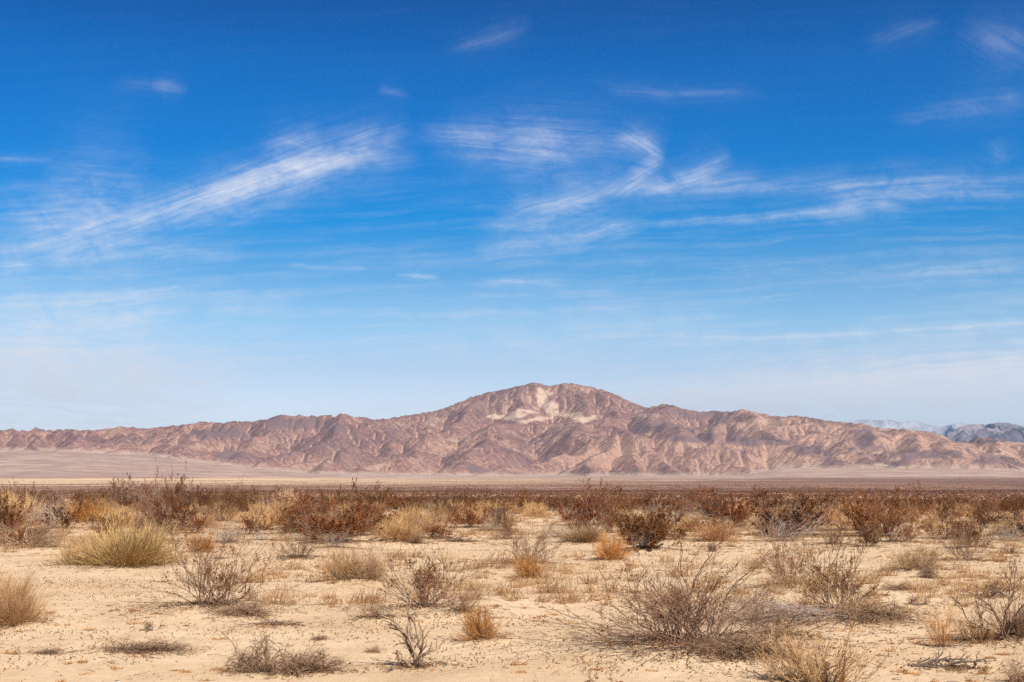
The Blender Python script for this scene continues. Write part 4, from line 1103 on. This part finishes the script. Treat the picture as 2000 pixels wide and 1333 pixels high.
def litter():
    g = np.random.default_rng(5)
    # orange dried annuals: tiny tufts
    n = 6000
    r = np.sqrt(g.uniform(17 ** 2, 75 ** 2, n)); az = np.radians(g.uniform(-29, 29, n)); x = r * np.sin(az); y = r * np.cos(az)
    keep = (fbm(x / 6, y / 5, 4, 44, .6) + g.uniform(-.18, .18, n)) > .10; x = x[keep]; y = y[keep]; n = len(x)
    z = ground_full(x, y); sz = g.uniform(.03, .10, n) * np.where(g.uniform(0, 1, n) > .95, 1.6, 1)
    nb = 26
    o = np.stack([x, y, z], -1)[:, None] + g.normal(0, .3, (n, nb, 3)) * sz[:, None, None] * [2.2, 1.4, 0]
    d = outdir(g, n * nb, 50, 90)
    P = grow(g, o.reshape(-1, 3), d, (np.repeat(sz, nb) * g.uniform(.5, 1.1, n * nb)), 3, .3, -.1)
    c, q = tubes(P, .0055, .0025, 3)
    obj('dried_weeds', mesh_np('dried_weeds', c, q), PM('dried_weed', (.40, .19, .065), (.26, .115, .04), (.50, .31, .14), 3), kind='stuff')
    # twig litter, thicker under the shrubs
    pts = []
    for (a, b, s) in PLACED:
        if b < 75 and s > .5:
            m_ = int(90 * min(s, 4) ** 1.4)
            rr = np.abs(g.normal(0, .42, m_)) * s; aa = g.uniform(0, 2 * np.pi, m_); pts.append(np.stack([a + rr * np.cos(aa), b + rr * np.sin(aa)], -1))
    n2 = 8600; r = np.sqrt(g.uniform(17 ** 2, 60 ** 2, n2)); az = np.radians(g.uniform(-29, 29, n2)); xy = np.stack([r * np.sin(az), r * np.cos(az)], -1)
    xy = xy[(fbm(xy[:, 0] / 3, xy[:, 1] / 2, 3, 55) + g.uniform(-.2, .2, n2)) > .05]; pts.append(xy)
    xy = np.concatenate(pts); n = len(xy); z = ground_full(xy[:, 0], xy[:, 1]) + .012
    a = g.normal(0, .7, n) + np.where(g.uniform(0, 1, n) > .5, 0, np.pi); d = np.stack([np.cos(a), np.sin(a), g.uniform(0, .25, n)], -1)
    P = grow(g, np.stack([xy[:, 0], xy[:, 1], z], -1), d, g.uniform(.06, .30, n) * g.uniform(.4, 1, n), 5, .25, -.03)
    P[..., 2] = np.maximum(P[..., 2], z[:, None] - .02)
    c, q = tubes(P, .0048, .002, 3)
    obj('fallen_twigs', mesh_np('fallen_twigs', c, q), PM('litter_twig', (.20, .13, .085), (.11, .07, .05), (.34, .26, .19), 3), kind='stuff')
    # low straw and twig tufts between the shrubs
    n = 3300; r = 1 / np.sqrt(g.uniform(1 / 92 ** 2, 1 / 26 ** 2, n)); r = np.where(g.uniform(0, 1, n) < .75, np.sqrt(g.uniform(42 ** 2, 95 ** 2, n)), r); az = np.radians(g.uniform(-29, 29, n)); x = r * np.sin(az); y = r * np.cos(az)
    k = (fbm(x / 9, y / 9, 3, 123) + g.uniform(-.25, .25, n)) > .03; x, y = x[k], y[k]; n = len(x); z = ground_full(x, y); nb = 44
    sz = g.uniform(.10, .36, n); lc = g.normal(0, .35, (n, nb, 3)) * sz[:, None, None] * [1.5, 1.5, 0]
    P = grow(g, (np.stack([x, y, z], -1)[:, None] + lc).reshape(-1, 3), outdir(g, n * nb, 0, 80), np.repeat(sz, nb) * g.uniform(.5, 1.1, n * nb), 4, .2, .0)
    c, q = tubes(P, .006, .003, 3)
    obj('straw_tufts', mesh_np('straw_tufts', c, q), PM('straw', (.52, .32, .15), (.30, .16, .08), (.62, .44, .24), .9), kind='stuff')
    # small stones
    n = 21000; r = np.sqrt(g.uniform(16 ** 2, 55 ** 2, n)); az = np.radians(g.uniform(-29, 29, n)); x = r * np.sin(az); y = r * np.cos(az)
    k = (fbm(x / 3, y / 3, 3, 88) + g.uniform(-.3, .3, n)) > .02; x, y = x[k], y[k]; n = len(x); z = ground_full(x, y)
    V8 = np.array([[1, 0, 0], [0, 1, 0], [-1, 0, 0], [0, -1, 0], [.6, .6, .7], [-.6, .6, .7], [-.6, -.6, .7], [.6, -.6, .7]]) * [1, 1, .8]
    Q5 = np.array([[0, 1, 5, 4], [1, 2, 6, 5], [2, 3, 7, 6], [3, 0, 4, 7], [4, 5, 6, 7]])
    sc = (g.uniform(.006, .02, n) * np.where(g.uniform(0, 1, n) > .97, 2.2, 1))[:, None, None]
    co = np.stack([x, y, z], -1)[:, None] + (V8[None] + g.normal(0, .16, (n, 8, 3))) * sc
    obj('small_stones', mesh_np('small_stones', co, (np.arange(n)[:, None, None] * 8 + Q5).reshape(-1, 4)), PM('stone', (.42, .31, .21), (.25, .17, .12), (.55, .45, .34), 2), kind='stuff')
    # leaf crumbs
    n = 265000; r = np.sqrt(g.uniform(17 ** 2, 70 ** 2, n)); az = np.radians(g.uniform(-29, 29, n)); x = r * np.sin(az); y = r * np.cos(az)
    k = (fbm(x / 3.5, y / 1.8, 5, 66, .6) + g.uniform(-.12, .12, n)) > .15; x, y = x[k], y[k]
    ex = [np.stack([x, y], -1)]
    for (a, b, s) in PLACED:
        if b < 75 and s > .8:
            m_ = int(420 * min(s, 4) ** 1.3); rr = np.abs(g.normal(0, .36, m_)) * s; aa = g.uniform(0, 2 * np.pi, m_); ex.append(np.stack([a + rr * np.cos(aa), b + rr * np.sin(aa)], -1))
    xy = np.concatenate(ex); z = ground_full(xy[:, 0], xy[:, 1]) + .006
    c, q = leaves(g, np.stack([xy[:, 0], xy[:, 1], z], -1), .034, .6, .05)
    obj('leaf_crumbs', mesh_np('leaf_crumbs', c, q), PM('crumb', (.30, .15, .06), (.20, .09, .04), (.46, .28, .12), 2), kind='stuff')


build_mountains()
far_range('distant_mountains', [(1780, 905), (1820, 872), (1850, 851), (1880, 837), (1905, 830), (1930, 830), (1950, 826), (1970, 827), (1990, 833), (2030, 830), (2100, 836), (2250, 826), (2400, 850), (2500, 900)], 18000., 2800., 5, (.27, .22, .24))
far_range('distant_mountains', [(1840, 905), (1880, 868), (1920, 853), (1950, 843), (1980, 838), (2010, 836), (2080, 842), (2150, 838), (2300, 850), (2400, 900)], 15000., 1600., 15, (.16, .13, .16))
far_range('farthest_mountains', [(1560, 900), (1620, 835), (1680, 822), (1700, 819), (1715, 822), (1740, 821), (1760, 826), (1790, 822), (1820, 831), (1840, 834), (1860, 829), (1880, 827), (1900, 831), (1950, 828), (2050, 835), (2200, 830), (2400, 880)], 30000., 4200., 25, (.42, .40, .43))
build_ground()
plants()
scatter_field()

SCR = PM('scrub_leaf', (.23, .115, .075), (.15, .072, .05), (.34, .20, .13), .3, .1)
scrub_mass('creosote_belt', LDARK, 620, 88, 160, 1.0, 2.0, 800, .050, 301, 1, .52)
scrub_mass('scrub_brush', SCR, 4300, 130, 480, .7, 1.5, 60, .12, 302, 1, .55)
scrub_mass('scrub_thicket', SCR, 31000, 260, 1400, .7, 1.5, 14, .26, 303, 1, .5)
scrub_mass('plain_scrub', SCR, 94000, 800, 5200, .9, 2.0, 6, .45, 304, 1, .45)
scrub_mass('pale_tussocks', GRTAN, 35000, 160, 4200, .6, 1.3, 10, .35, 305, 1, .45)
litter()
# HAZE
hz = bpy.data.meshes.new('haze')
hx, hy0, hy1, z0, z1 = 26000, -2000, 37000, -60, 1300
v = [(x, y, z) for z in (z0, z1) for y in (hy0, hy1) for x in (-hx, hx)]
hz.from_pydata(v, [], [(0, 2, 3, 1), (4, 5, 7, 6), (0, 1, 5, 4), (2, 6, 7, 3), (0, 4, 6, 2), (1, 3, 7, 5)])
hm = bpy.data.materials.new('air'); hm.use_nodes = True; hm.node_tree.nodes.clear()
pv = hm.node_tree.nodes.new('ShaderNodeVolumePrincipled'); pv.inputs['Density'].default_value = 1.9e-5
pv.inputs['Color'].default_value = (.33, .66, 1, 1)
pv.inputs['Anisotropy'].default_value = .25
ho = hm.node_tree.nodes.new('ShaderNodeOutputMaterial'); hm.node_tree.links.new(pv.outputs[0], ho.inputs['Volume'])
obj('haze', hz, hm, kind='stuff')
